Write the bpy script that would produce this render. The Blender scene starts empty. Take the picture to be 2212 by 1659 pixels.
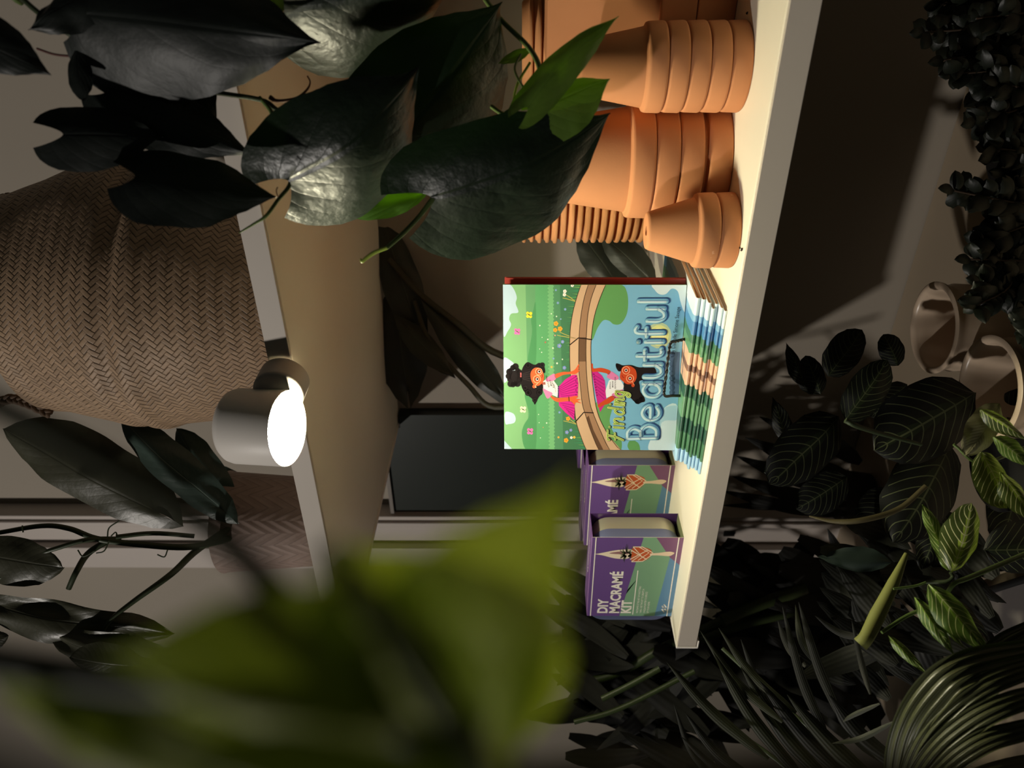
import bpy, bmesh, math, random
from mathutils import Vector, Matrix, noise

C = bpy.context.scene.collection
SC = bpy.context.scene
R = random.Random(7)
PI = math.pi

# ---------------------------------------------------------------- camera
F = 1662.0                     # focal length in pixels of the 2212 wide frame
CAM = Vector((0, 0, 1.25))
YAW, PITCH = math.radians(33.9), math.atan(23 / F)
FW = Vector((-math.sin(YAW) * math.cos(PITCH), math.cos(YAW) * math.cos(PITCH), math.sin(PITCH)))
RT = Vector((math.cos(YAW), math.sin(YAW), 0))
UP = RT.cross(FW)
cd = bpy.data.cameras.new('camera')
cam = bpy.data.objects.new('camera', cd)
C.objects.link(cam)
cd.sensor_fit = 'HORIZONTAL'
cd.sensor_width = 36.0
cd.lens = 36.0 * F / 2212
cd.clip_start = 0.005
cd.dof.use_dof = True
cd.dof.focus_distance = 0.95
cd.dof.aperture_fstop = 5.8
M = Matrix((-UP, RT, -FW)).transposed().to_4x4()      # the camera is held turned by 90 degrees
M.translation = CAM
cam.matrix_world = M
SC.camera = cam

# ---------------------------------------------------------------- light
SC.view_settings.view_transform = 'Standard'
SC.view_settings.look = 'None'
SC.view_settings.gamma = 1.0
SC.view_settings.use_curve_mapping = False
SC.view_settings.exposure = 0.0
w = bpy.data.worlds.new('world')
SC.world = w
w.use_nodes = True
w.node_tree.nodes['Background'].inputs[0].default_value = (0.85, 0.92, 0.85, 1)
w.node_tree.nodes['Background'].inputs[1].default_value = 0.014


def spot(name, loc, target, power, color, radius, angle, blend):
    l = bpy.data.lights.new(name, 'SPOT')
    l.energy, l.color, l.shadow_soft_size = power, color, radius
    l.spot_size, l.spot_blend = math.radians(angle), blend
    o = bpy.data.objects.new(name, l)
    C.objects.link(o)
    o.location = loc
    o.rotation_euler = (Vector(target) - Vector(loc)).to_track_quat('-Z', 'Y').to_euler()
    return o


# a ceiling spot of the shop, in front and to the left, over the viewer's head
spot('ceiling_spot', CAM + Vector((-2.67, -2.36, 2.01)), CAM + Vector((-0.80, 1.15, 0.45)), 285, (1.0, .93, .85), .06, 62, 1.0)


# ---------------------------------------------------------------- pixel helpers (x, y of the 2212 x 1659 frame)
def ray(x, y):
    return FW + RT * ((829.5 - y) / F) - UP * ((x - 1106) / F)


def P(x, y, d):
    return CAM + ray(x, y) * d


def PY(x, y, Y):
    r = ray(x, y)
    return CAM + r * (Y / r.y)


def PZ(x, y, z):
    r = ray(x, y)
    return CAM + r * (z / r.z)


# ---------------------------------------------------------------- materials
MATS = {}


def srgb(c):
    return tuple(((v / 255) / 12.92 if v / 255 <= .04045 else ((v / 255 + .055) / 1.055) ** 2.4) for v in c)


class NT:
    def __init__(s, name):
        s.m = bpy.data.materials.new(name)
        s.m.use_nodes = True
        s.t = s.m.node_tree
        s.b = s.t.nodes['Principled BSDF']
        s.out = s.t.nodes['Material Output']

    def n(s, typ, **kw):
        nd = s.t.nodes.new(typ)
        for k, v in kw.items():
            setattr(nd, k, v)
        return nd

    def l(s, a, b):
        s.t.links.new(a, b)

    def put(s, sock, v):
        if hasattr(v, 'links') or isinstance(v, bpy.types.NodeSocket):
            s.l(v, sock)
        else:
            sock.default_value = v

    def math(s, op, a, b=0.0, c=0.0):
        nd = s.n('ShaderNodeMath', operation=op)
        for i, v in enumerate((a, b, c)):
            s.put(nd.inputs[i], v)
        return nd.outputs[0]

    def mix(s, f, a, b):
        nd = s.n('ShaderNodeMix', data_type='RGBA')
        s.put(nd.inputs[0], f)
        for k, v in ((6, a), (7, b)):
            if isinstance(v, tuple):
                v = tuple(v[:3]) + (1,)
            s.put(nd.inputs[k], v)
        return nd.outputs[2]

    def noise(s, vec, scale, detail=3, rough=.55):
        nd = s.n('ShaderNodeTexNoise')
        nd.inputs['Scale'].default_value = scale
        nd.inputs['Detail'].default_value = detail
        nd.inputs['Roughness'].default_value = rough
        if vec is not None:
            s.l(vec, nd.inputs['Vector'])
        return nd.outputs[0]

    def bump(s, h, strength=.3, dist=.001):
        nd = s.n('ShaderNodeBump')
        nd.inputs['Strength'].default_value = strength
        nd.inputs['Distance'].default_value = dist
        s.l(h, nd.inputs['Height'])
        s.l(nd.outputs[0], s.b.inputs['Normal'])
        return nd.outputs[0]

    def base(s, col, rough=.5, spec=.5, metal=0.0):
        s.put(s.b.inputs['Base Color'], tuple(col[:3]) + (1,) if isinstance(col, tuple) else col)
        s.put(s.b.inputs['Roughness'], rough)
        s.b.inputs['Specular IOR Level'].default_value = spec
        s.b.inputs['Metallic'].default_value = metal

    def coord(s, which='Object'):
        return s.n('ShaderNodeTexCoord').outputs[which]

    def uv(s):
        sp = s.n('ShaderNodeSeparateXYZ')
        s.l(s.coord('UV'), sp.inputs[0])
        return sp.outputs[0], sp.outputs[1]

    def translucent(s, col, fac, normal=None):
        tr = s.n('ShaderNodeBsdfTranslucent')
        s.put(tr.inputs[0], tuple(col[:3]) + (1,) if isinstance(col, tuple) else col)
        mx = s.n('ShaderNodeMixShader')
        mx.inputs[0].default_value = fac
        s.l(s.b.outputs[0], mx.inputs[1])
        s.l(tr.outputs[0], mx.inputs[2])
        s.l(mx.outputs[0], s.out.inputs[0])


def plain(name, rgb, rough=.5, spec=.5, metal=0.0, var=0.0, scale=30, bump=0.0, bscale=200):
    if name in MATS:
        return MATS[name]
    t = NT(name)
    c = srgb(rgb)
    if var:
        f = t.noise(t.coord(), scale)
        col = t.mix(f, tuple(max(0, v * (1 - var)) for v in c), tuple(min(1, v * (1 + var)) for v in c))
    else:
        col = c
    t.base(col, rough, spec, metal)
    if bump:
        t.bump(t.noise(t.coord(), bscale), bump, .001)
    MATS[name] = t.m
    return t.m


def leafmat(name, rgb, rough=.3, trans=(60, 110, 10), tfac=.12, veins=11, slant=4.0, vstr=.35, rib=(0, 0, 0), ribw=.0, mott=.25):
    if name in MATS:
        return MATS[name]
    t = NT(name)
    u, v = t.uv()
    s_ = t.math('ABSOLUTE', v)
    c = srgb(rgb)
    f = t.noise(t.coord(), 35)
    col = t.mix(f, tuple(k * (1 - mott) for k in c), tuple(k * (1 + mott) for k in c))
    if ribw:
        col = t.mix(t.math('LESS_THAN', s_, ribw), col, srgb(rib))
    ph = t.math('SUBTRACT', t.math('MULTIPLY', u, veins), t.math('MULTIPLY', s_, slant))
    h = t.math('ABSOLUTE', t.math('SINE', t.math('MULTIPLY', ph, PI)))
    h = t.math('POWER', h, .5)
    mid = t.math('MINIMUM', t.math('MULTIPLY', s_, 18), 1.0)
    h = t.math('ADD', t.math('MULTIPLY', h, .22), mid)
    h = t.math('ADD', h, t.math('MULTIPLY', t.noise(t.coord(), 60), 1.3))
    t.base(col, rough, .55)
    t.bump(h, vstr, .0022)
    t.translucent(srgb(trans), tfac)
    MATS[name] = t.m
    return t.m


def marantamat(name, dark, band, vein, rough=.35, tfac=.1):
    if name in MATS:
        return MATS[name]
    t = NT(name)
    u, v = t.uv()
    s_ = t.math('ABSOLUTE', v)
    ph = t.math('SUBTRACT', t.math('MULTIPLY', u, 9.0), t.math('MULTIPLY', t.math('POWER', s_, 1.5), 2.6))
    fr = t.math('FRACT', ph)
    dist = t.math('ABSOLUTE', t.math('SUBTRACT', fr, .5))
    line = t.math('LESS_THAN', t.math('SUBTRACT', .5, dist), .055)
    line = t.math('MULTIPLY', line, t.math('LESS_THAN', s_, .93))
    edge = t.math('ADD', .13, t.math('MULTIPLY', fr, .17))
    bandf = t.math('LESS_THAN', s_, t.math('MULTIPLY', edge, t.math('SUBTRACT', 1.25, u)))
    col = t.mix(t.noise(t.coord(), 60), tuple(k * .75 for k in srgb(dark)), tuple(k * 1.3 for k in srgb(dark)))
    col = t.mix(bandf, col, srgb(band))
    col = t.mix(line, col, srgb(vein))
    col = t.mix(t.math('LESS_THAN', s_, .025), col, srgb(vein))
    t.base(col, rough, .5)
    h = t.math('ADD', t.math('MULTIPLY', line, -.5), t.noise(t.coord(), 50))
    t.bump(h, .35, .001)
    t.translucent(srgb(band), tfac)
    MATS[name] = t.m
    return t.m


def stripmat(name, rgb, rough=.4, n=14, tfac=.05, contrast=.35, trans=(70, 90, 30), bump=.15):
    """strap leaf with fine lengthwise ribs"""
    if name in MATS:
        return MATS[name]
    t = NT(name)
    u, v = t.uv()
    h = t.math('SINE', t.math('MULTIPLY', v, n * PI))
    c = srgb(rgb)
    f = t.math('ADD', t.math('MULTIPLY', h, .5), .5)
    col = t.mix(f, tuple(k * (1 - contrast) for k in c), tuple(k * (1 + contrast) for k in c))
    t.base(col, rough, .5)
    t.bump(h, bump, .0012)
    t.translucent(srgb(trans), tfac)
    MATS[name] = t.m
    return t.m


def weavemat(name, rgb, dark, w_, rough=.55):
    if name in MATS:
        return MATS[name]
    t = NT(name)
    u, v = t.uv()
    a = t.math('DIVIDE', t.math('ADD', u, v), w_)
    b = t.math('DIVIDE', t.math('SUBTRACT', u, v), w_)
    i, j = t.math('FLOOR', a), t.math('FLOOR', b)
    m_ = t.math('FLOORED_MODULO', t.math('SUBTRACT', i, j), 4.0)
    over = t.math('LESS_THAN', m_, 1.5)

    def prof(x):
        return t.math('SUBTRACT', 1.0, t.math('POWER', t.math('ABSOLUTE', t.math('SUBTRACT', t.math('MULTIPLY', t.math('FRACT', x), 2), 1)), 6))
    pa, pb = prof(a), prof(b)
    h = t.math('ADD', t.math('MULTIPLY', over, pb), t.math('MULTIPLY', t.math('SUBTRACT', 1, over), pa))
    wn = t.n('ShaderNodeTexWhiteNoise', noise_dimensions='2D')
    cv = t.n('ShaderNodeCombineXYZ')
    ii = t.math('ADD', t.math('MULTIPLY', over, j), t.math('MULTIPLY', t.math('SUBTRACT', 1, over), t.math('ADD', i, 91.0)))
    t.l(ii, cv.inputs[0])
    t.l(t.math('FLOOR', t.math('DIVIDE', t.math('ADD', i, j), 9.0)), cv.inputs[1])
    t.l(cv.outputs[0], wn.inputs['Vector'])
    c, dk = srgb(rgb), srgb(dark)
    k = t.math('ADD', t.math('MULTIPLY', wn.outputs[0], .5), t.math('MULTIPLY', t.noise(t.coord(), 12), .6))
    colr = t.mix(k, tuple(q * .72 for q in c), tuple(q * 1.3 for q in c))
    colr = t.mix(h, dk, colr)
    t.base(colr, rough, .4)
    t.bump(t.math('ADD', h, t.math('MULTIPLY', t.noise(t.coord(), 150), .5)), .55, .002)
    MATS[name] = t.m
    return t.m


# ---------------------------------------------------------------- objects
def tag(o, label=None, cat=None, group=None, kind=None):
    if label:
        o['label'] = label
    if cat:
        o['category'] = cat
    if group:
        o['group'] = group
    if kind:
        o['kind'] = kind
    return o


def thing(name, loc, label, cat, group=None, rz=0.0):
    o = bpy.data.objects.new(name, None)
    o.empty_display_size = .02
    C.objects.link(o)
    o.location = loc
    o.rotation_euler = (0, 0, rz)
    return tag(o, label, cat, group)


def copy_tree(o, parent=None):
    c = o.copy()
    C.objects.link(c)
    if parent:
        c.parent = parent
    for ch in list(o.children):
        copy_tree(ch, c)
    return c


class MB:
    """collects faces, builds them as one mesh object"""

    def __init__(s):
        s.v, s.f, s.m, s.uv = [], [], [], []

    def face(s, idx, mi=0, uv=None):
        s.f.append(idx)
        s.m.append(mi)
        s.uv.append(uv)

    def verts(s, vs):
        k = len(s.v)
        s.v += [Vector(q) for q in vs]
        return k

    def quad(s, a, b, c, d, mi=0):
        k = s.verts((a, b, c, d))
        s.face((k, k + 1, k + 2, k + 3), mi)

    def poly(s, pts, mi=0):
        k = s.verts(pts)
        s.face(tuple(range(k, k + len(pts))), mi)

    def box(s, lo, hi, mi=0):
        x0, y0, z0 = lo
        x1, y1, z1 = hi
        k = s.verts([(x0, y0, z0), (x1, y0, z0), (x1, y1, z0), (x0, y1, z0), (x0, y0, z1), (x1, y0, z1), (x1, y1, z1), (x0, y1, z1)])
        for q in ((0, 3, 2, 1), (4, 5, 6, 7), (0, 1, 5, 4), (1, 2, 6, 5), (2, 3, 7, 6), (3, 0, 4, 7)):
            s.face(tuple(k + i for i in q), mi)

    def grid(s, rows, mi=0, uvs=None, closed=False):
        """rows: list of lists of points"""
        n = len(rows[0])
        k = s.verts([p for r in rows for p in r])
        for i in range(len(rows) - 1):
            for j in range(n if closed else n - 1):
                j2 = (j + 1) % n
                q = (k + i * n + j, k + i * n + j2, k + (i + 1) * n + j2, k + (i + 1) * n + j)
                uv = None
                if uvs:
                    uv = (uvs[i][j], uvs[i][j2], uvs[i + 1][j2], uvs[i + 1][j])
                s.face(q, mi, uv)

    def revolve(s, prof, c=(0, 0, 0), n=48, mi=0):
        """prof: list of (r, z)"""
        rows = [[(c[0] + r * math.cos(a * 2 * PI / n), c[1] + r * math.sin(a * 2 * PI / n), c[2] + z) for a in range(n)] for r, z in prof]
        uvs = [[(a / n, z) for a in range(n)] for r, z in prof]
        s.grid(rows, mi, uvs, closed=True)

    def build(s, name, mats, parent=None, smooth=True, local=False, bevel=0.0, seg=2, auto=None, solid=0.0):
        me = bpy.data.meshes.new(name)
        off = Vector((0, 0, 0))
        if parent is not None and not local:
            p = parent
            while p is not None:
                off += Vector(p.location)
                p = p.parent
        me.from_pydata([q - off for q in s.v], [], s.f)
        if not isinstance(mats, (list, tuple)):
            mats = [mats]
        for m in mats:
            me.materials.append(m)
        me.polygons.foreach_set('material_index', s.m)
        if any(u for u in s.uv):
            ul = me.uv_layers.new(name='UVMap')
            for poly, u in zip(me.polygons, s.uv):
                if u:
                    for li, q in zip(poly.loop_indices, u):
                        ul.data[li].uv = q
        if smooth:
            me.polygons.foreach_set('use_smooth', [True] * len(me.polygons))
            if auto:
                me.set_sharp_from_angle(angle=math.radians(auto))
        me.update()
        o = bpy.data.objects.new(name, me)
        C.objects.link(o)
        if parent is not None:
            o.parent = parent
        if bevel:
            b = o.modifiers.new('bevel', 'BEVEL')
            b.width, b.segments, b.limit_method = bevel, seg, 'ANGLE'
        if solid:
            b = o.modifiers.new('solid', 'SOLIDIFY')
            b.thickness = solid
        return o


def catmull(pts, n=8):
    pts = [Vector(p) if not isinstance(p, Vector) else p for p in pts]
    if len(pts) < 3:
        return [pts[0].lerp(pts[1], i / n) for i in range(n + 1)]
    q = [pts[0] * 2 - pts[1]] + pts + [pts[-1] * 2 - pts[-2]]
    out = []
    for i in range(1, len(q) - 2):
        for k in range(n):
            t = k / n
            out.append(.5 * ((2 * q[i]) + (q[i + 1] - q[i - 1]) * t + (2 * q[i - 1] - 5 * q[i] + 4 * q[i + 1] - q[i + 2]) * t * t
                             + (3 * q[i] - q[i - 1] - 3 * q[i + 1] + q[i + 2]) * t ** 3))
    out.append(pts[-1])
    return out


def interp(tab, x):
    if x <= tab[0][0]:
        return tab[0][1]
    for (a, va), (b, vb) in zip(tab, tab[1:]):
        if x <= b:
            t = (x - a) / (b - a)
            t = t * t * (3 - 2 * t) * .5 + t * .5
            return va + (vb - va) * t
    return tab[-1][1]


def tube(mb, pts, r, n=8, sm=6, mi=0, caps=True):
    """pts: 3D points; r: radius or list of radii at the given points"""
    rr = [r] * len(pts) if not isinstance(r, (list, tuple)) else list(r)
    path = catmull(pts, sm) if sm else [Vector(p) for p in pts]
    m = len(path) - 1
    rows, up = [], None
    for i, p in enumerate(path):
        t = (path[min(i + 1, m)] - path[max(i - 1, 0)])
        t = t.normalized() if t.length > 1e-9 else Vector((0, 0, 1))
        if up is None:
            up = t.orthogonal().normalized()
        up = (up - t * up.dot(t)).normalized()
        sd = t.cross(up)
        f = i / m * (len(rr) - 1)
        k = min(int(f), len(rr) - 2) if len(rr) > 1 else 0
        ra = rr[k] + (rr[k + 1] - rr[k]) * (f - k) if len(rr) > 1 else rr[0]
        rows.append([p + (up * math.cos(2 * PI * a / n) + sd * math.sin(2 * PI * a / n)) * ra for a in range(n)])
    mb.grid(rows, mi, closed=True)
    if caps:
        mb.poly(rows[0][::-1], mi)
        mb.poly(rows[-1], mi)


PROF = {
    'heart': [(0, .36), (.012, .52), (.035, .68), (.075, .83), (.14, .95), (.25, 1.0), (.40, .97), (.54, .86), (.68, .66), (.79, .43), (.88, .21), (.94, .08), (1, 0)],
    'oval': [(0, .0), (.04, .26), (.12, .58), (.25, .86), (.42, 1.0), (.6, .97), (.76, .80), (.88, .52), (.95, .30), (1, 0)],
    'lance': [(0, .04), (.1, .5), (.25, .88), (.4, 1.0), (.6, .86), (.8, .5), (.93, .16), (1, 0)],
    'maranta': [(0, .0), (.03, .30), (.12, .68), (.28, .94), (.48, 1.0), (.68, .94), (.84, .70), (.94, .38), (1, 0)],
}


def leaf(parent, name, base, tip, wl, wr, db, dt, mat, dl=0.0, dr=0.0, prof='heart', arch=.06, cup=.25, lobe=.16,
         bend=0.0, ripple=.012, nu=26, ns=16, dm=None, seed=0):
    """a leaf between two seen points; widths in frame pixels on its two sides, depths in metres"""
    bx, by = base
    tx, ty = tip
    B, T = P(bx, by, db), P(tx, ty, dt)
    ax, ay = tx - bx, ty - by
    L_ = math.hypot(ax, ay)
    ax, ay = ax / L_, ay / L_
    mx, my = (bx + tx) / 2, (by + ty) / 2
    dmid = (db + dt) / 2
    Mp = P(mx, my, dmid)
    SR = P(mx - ay * wr, my + ax * wr, dmid + dr) - Mp
    SL = P(mx + ay * wl, my - ax * wl, dmid + dl) - Mp
    A = T - B
    N = A.cross(SR - SL).normalized()
    if N.dot(CAM - Mp) < 0:
        N = -N
    wid = (SR.length + SL.length) / 2
    bv = (SR - SL).normalized() * bend * A.length
    if dm is not None:
        extra = ray(mx, my) * (dm - dmid)
    else:
        extra = Vector((0, 0, 0))
    rows, uvs = [], []
    pr = PROF[prof]
    for i in range(nu + 1):
        u = (i / nu) ** (1.35 if prof == 'heart' else 1.0)
        W = interp(pr, u)
        row, uvr = [], []
        for j in range(ns + 1):
            s = -1 + 2 * j / ns
            side = SR if s > 0 else SL
            back = lobe * abs(s) ** 1.7 * (1 - u) ** 3
            par = 4 * u * (1 - u)
            p = B + A * (u - back) + side * abs(s) * W + bv * par + extra * par
            p += N * (arch * A.length * par - cup * wid * (abs(s) ** 1.8) * (W ** 1.2))
            if ripple:
                p += N * (ripple * A.length * math.sin(u * 17 + s * 2.3 + seed * 1.7) * abs(s) ** 2)
                p += N * noise.noise(Vector((u * 2.5 + seed, s * 1.5, seed * .37))) * ripple * 2.2 * A.length
            row.append(p)
            uvr.append((u, s))
        rows.append(row)
        uvs.append(uvr)
    mb = MB()
    mb.grid(rows, 0, uvs)
    return mb.build(name, mat, parent)


def ribbon(parent, name, path, wpx, mat, fold=.3, tab=None, n=10, tilt=0.0, pleats=0, ns=4, curl=0.0):
    """strap leaf along seen points (x, y, depth), width in frame pixels"""
    tab = tab or [(0, .35), (.15, .8), (.4, 1), (.7, .8), (.9, .35), (1, 0.02)]
    pts = catmull([P(*q) for q in path], n)
    m = len(pts) - 1
    ns = max(ns, pleats * 4)
    mid = pts[m // 2]
    view = (CAM - mid).normalized()
    rows, uvs = [], []
    for i, p in enumerate(pts):
        t = (pts[min(i + 1, m)] - pts[max(i - 1, 0)]).normalized()
        v = (CAM - p).normalized()
        sd = t.cross(v).normalized()
        nm = sd.cross(t).normalized()
        if nm.dot(v) < 0:
            nm = -nm
        c, s_ = math.cos(tilt), math.sin(tilt)
        sd, nm = sd * c + nm * s_, nm * c - sd * s_
        d = (p - CAM).dot(FW)
        hw = wpx / F * d * .5 * interp(tab, i / m)
        row, uvr = [], []
        for j in range(ns + 1):
            k = -1 + 2 * j / ns
            h = -abs(k) * fold * hw - curl * hw * k * k
            if pleats:
                h += (abs(((j / ns * pleats) % 1) * 2 - 1) - .5) * hw * .28
            row.append(p + sd * hw * k + nm * h)
            uvr.append((i / m, k))
        rows.append(row)
        uvs.append(uvr)
    mb = MB()
    mb.grid(rows, 0, uvs)
    return mb.build(name, mat, parent)


def stem(parent, name, pts, r, mat, sm=6):
    mb = MB()
    tube(mb, [P(*p) for p in pts], r, 8, sm)
    return mb.build(name, mat, parent)


# world levels measured from the camera height
ZS = CAM.z - .2328         # top of the shelf the books stand on
ZU = CAM.z + .2655         # underside of the shelf above
ZC = CAM.z - .73           # top of the counter below
YF, YW = .747, 1.335       # front edge of the shelves, wall
XL, XR = -.985, .55

# ---------------------------------------------------------------- the room
wallm = plain('wall_paint', (156, 147, 134), .75, .3, var=.05, scale=3, bump=.08, bscale=60)
white = plain('white_lacquer', (232, 226, 220), .35, .5, var=.02, scale=8)


def struct(name, mb, m, **k):
    return tag(mb.build(name, m, smooth=False, **k), kind='structure')


b = MB(); b.box((-4.0, YW, -.0), (2.0, YW + .08, 3.0)); struct('wall_back', b, wallm)
b = MB(); b.box((-4.0, -3.0, -.06), (2.0, YW, 0)); struct('floor', b, plain('floor_stone', (90, 84, 78), .6, .4, var=.15, scale=5))
# slotted white frame post on the wall
b = MB()
b.box((-1.385, 1.292, 0.0), (-1.235, YW, 3.0))
b.box((-1.262, 1.284, 0.0), (-1.248, 1.292, 3.0))
b.box((-1.385, 1.272, 0.0), (-1.318, 1.292, 3.0))
struct('trim_1', b, plain('frame_paint', (188, 178, 170), .45, .5, var=.04, scale=5), bevel=.002)
b = MB()
b.box((-1.290, 1.287, CAM.z - .49), (-1.278, 1.2915, CAM.z - .465))
o = b.build('screw_hole_plate', plain('dark_hole', (14, 13, 12), .8))
tag(o, 'small black oblong hole plate on the white frame post', 'plate')

# dark board between the wall and the frame post
t_ = thing('dark_panel', ((-1.24 - .985) / 2, 1.32, CAM.z - .55), 'dark green black board framed against the wall beneath the upper shelf', 'panel')
b = MB(); b.box((-1.234, 1.308, CAM.z - .36), (-.992, YW - .002, ZU + .030)); b.box((-.992, 1.308, CAM.z - .36), (-.958, YW - .002, ZU - .004)); b.build('board', plain('board_dark', (34, 40, 35), .35, .4, var=.12, scale=8), t_, smooth=False)
b = MB(); b.box((-1.234, 1.300, ZU + .030), (-.990, YW - .002, ZU + .038)); b.build('frame_strip', plain('board_frame', (120, 112, 104), .5), t_, smooth=False)

# ---------------------------------------------------------------- shelves
cream = plain('shelf_cream', (240, 232, 214), .42, .45, var=.015, scale=20)
fgrey = plain('shelf_front_strip', (200, 190, 178), .5, .4)


def shelf(name, z0, th, label, xl=XL, xr=XR, yf=YF, crumbs=False):
    t = thing(name, (0, YF, z0), label, 'shelf')
    b = MB()
    b.box((xl + .004, yf + .004, z0), (xr, YW - .002, z0 + th))
    b.build('board', cream, t, smooth=False, bevel=.002)
    b = MB()
    b.box((xl + .005, yf, z0 + .001), (xr, yf + .0045, z0 + th - .001))
    b.build('front_strip', fgrey, t, smooth=False, bevel=.0006)
    b = MB()
    b.box((xl, yf - .0005, z0 - .003), (xl + .0045, YW - .003, z0 + th + .0006))
    b.box((xl, yf - .0005, z0 - .003), (xl + .018, yf + .012, z0 - .0005))
    b.build('end_cap', white, t, smooth=False, bevel=.0015)
    return t


shelf('wall_shelf', ZS - .030, .030, 'cream white shelf carrying the books, kits and terracotta pots')
shelf('wall_shelf', ZU, .0285, 'white shelf overhead carrying the large woven basket')
t_ = thing('counter', (0, .9, ZC - .04), 'pale counter low against the wall under the cream shelf holding white planters', 'counter')
b = MB(); b.box((-1.42, .62, ZC - .035), (.55, YW - .002, ZC)); b.build('top', plain('counter_paint', (168, 152, 130), .5, .4, var=.05, scale=5), t_, smooth=False, bevel=.003)
b = MB(); b.box((-1.40, .66, 0), (.53, YW - .01, ZC - .035)); b.build('cabinet_body', plain('counter_body', (120, 112, 104), .6), t_, smooth=False)
for (x, y, s) in ((1602, 537, .0022), (1598, 533, .0014), (1613, 30, .0016)):
    pt = PZ(x, y, -.2328 + .0008)
    b = MB()
    for k in range(4):
        q = pt + Vector((R.uniform(-s, s), R.uniform(-s, s), 0))
        b.revolve([(.0001, -.0008), (s * .5, -.0004), (s * .45, s * .3), (.0001, s * .45)], q, 7)
    o = b.build('soil_crumb', plain('soil', (40, 26, 16), .9))
    tag(o, {537: 'larger dark soil crumb on the cream shelf by the smallest pots', 533: 'tiny soil speck beside the larger crumb at the smallest pots',
            30: 'dark soil speck on the shelf in front of the square planters'}[y], 'crumb')

# ---------------------------------------------------------------- terracotta
def terra(name, rgb):
    t = NT(name)
    oi = t.n('ShaderNodeObjectInfo')
    c = srgb(rgb)
    f = t.math('ADD', t.math('MULTIPLY', t.noise(t.coord(), 14, 4), .7), t.math('MULTIPLY', oi.outputs['Random'], .5))
    col = t.mix(f, tuple(k * .82 for k in c), tuple(min(1, k * 1.16) for k in c))
    sp = t.math('GREATER_THAN', t.noise(t.coord(), 38, 5, .7), .71)
    col = t.mix(t.math('MULTIPLY', sp, .35), col, srgb((232, 190, 160)))
    t.base(col, .82, .25)
    t.bump(t.noise(t.coord(), 420, 4), .12, .0008)
    return t.m


TERRA = terra('terracotta', (194, 132, 90))
TERRA_D = terra('terracotta_saucer', (206, 146, 98))


def pot(Rr, hr, Rb, Rt, H, loc, label, group=None, name='terracotta_pot', detail=True):
    """an upside-down clay pot: rim at the bottom, base on top"""
    t = thing(name, loc, label, 'pot', group)
    b = MB()
    e = .0022
    b.revolve([(Rr - .0036, .0008), (Rr - e, 0), (Rr - .0006, e * .5), (Rr, e * 1.3), (Rr - .0006, hr - e * 1.6), (Rr - .0016, hr - e * .4), (Rr - .004, hr), (Rb + .0012, hr + .0003),
               (Rb, hr + .0018)], n=64)
    b.revolve([(Rr - .0036, .0008), (Rb - .0022, hr * .95), (Rt - .0022, H - .006), (.006, H - .006)], n=64)
    b.build('rim', TERRA, t, local=True, auto=50)
    b = MB()
    b.revolve([(Rb, hr + .0018), (Rt + .0008, H - e * 1.5), (Rt - .0008, H - .0004), (Rt - .003, H), (.0055, H - .0006), (.005, H - .006)], n=64)
    b.build('body', TERRA, t, local=True, auto=60)
    return t


ORD = ['first', 'second', 'third', 'fourth', 'fifth', 'sixth', 'seventh', 'eighth', 'ninth', 'tenth', 'eleventh', 'twelfth', 'thirteenth', 'fourteenth', 'fifteenth', 'sixteenth',
       'seventeenth', 'eighteenth', 'nineteenth', 'twentieth', 'twenty-first', 'twenty-second', 'twenty-third', 'twenty-fourth', 'twenty-fifth']


def stack(X, Y, Rr, hr, Rb, Rt, H, zs, where, group):
    first = None
    n = len(zs)
    for i, z in enumerate(zs):
        pos = 'bottom' if i == 0 else ('top' if i == n - 1 else ORD[n - 1 - i] + ' from top')
        lab = f'{pos} upturned pot in the {where}'
        j = (R.uniform(-.0003, .0003), R.uniform(-.0003, .0003))
        if first is None:
            first = pot(Rr, hr, Rb, Rt, H, (X, Y, ZS + z), lab, group)
        else:
            c = copy_tree(first)
            c.location = (X + j[0], Y + j[1], ZS + z)
            c.rotation_euler = (0, 0, R.uniform(0, 6))
            c['label'] = lab


stack(-.178, .868, .0458, .0208, .0402, .0270, .089, [.0211 * k for k in range(5)], 'tall stack of five small pots at the front', 'nested small pots')
stack(-.290, .908, .0676, .0262, .0600, .0440, .130, [0, .0315, .0580, .0845], 'stack of four large pots', 'nested large pots')
stack(-.3372, .808, .0416, .0215, .0360, .0205, .0745, [0, .0215], 'short pair of little pots beside the books', 'pair of little pots')


def saucer(Rr, loc, label, group):
    t = MB()
    t.revolve([(Rr * .84, .0145), (Rr * .86, .0152), (Rr * .9, .0138), (Rr - .003, .0058), (Rr - .0004, .0050), (Rr, .0032), (Rr, .0016), (Rr - .0014, 0.0002), (Rr - .004, 0),
               (Rr * .86, .0105), (.002, .0105)], n=72)
    t.revolve([(.002, .0152), (Rr * .84, .0152), (Rr * .84, .0145)], n=72)
    o = t.build('terracotta_saucer', TERRA_D, auto=60)
    o.location = loc
    return tag(o, label, 'saucer', group)


def saucers(X, Y, Rr, n, step, where, group):
    first = None
    for i in range(n):
        k = n - 1 - i
        pos = 'bottom' if i == 0 else ('topmost' if k == 0 else ORD[k] + ' from top')
        lab = f'{pos} upturned terracotta saucer in the {where}'
        loc = (X + R.uniform(-.0012, .0012), Y + R.uniform(-.0008, .0008), ZS + i * step)
        if first is None:
            first = saucer(Rr, loc, lab, group)
        else:
            c = first.copy()
            C.objects.link(c)
            c.location = loc
            c.rotation_euler = (0, 0, R.uniform(0, 6))
            c['label'] = lab


saucers(-.385, 1.100, .086, 23, .0114, 'tallest saucer stack behind the large pots', 'stacked saucers')
saucers(-.205, 1.160, .060, 20, .0115, 'darker saucer stack behind the small pots', 'shaded stacked saucers')


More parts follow.
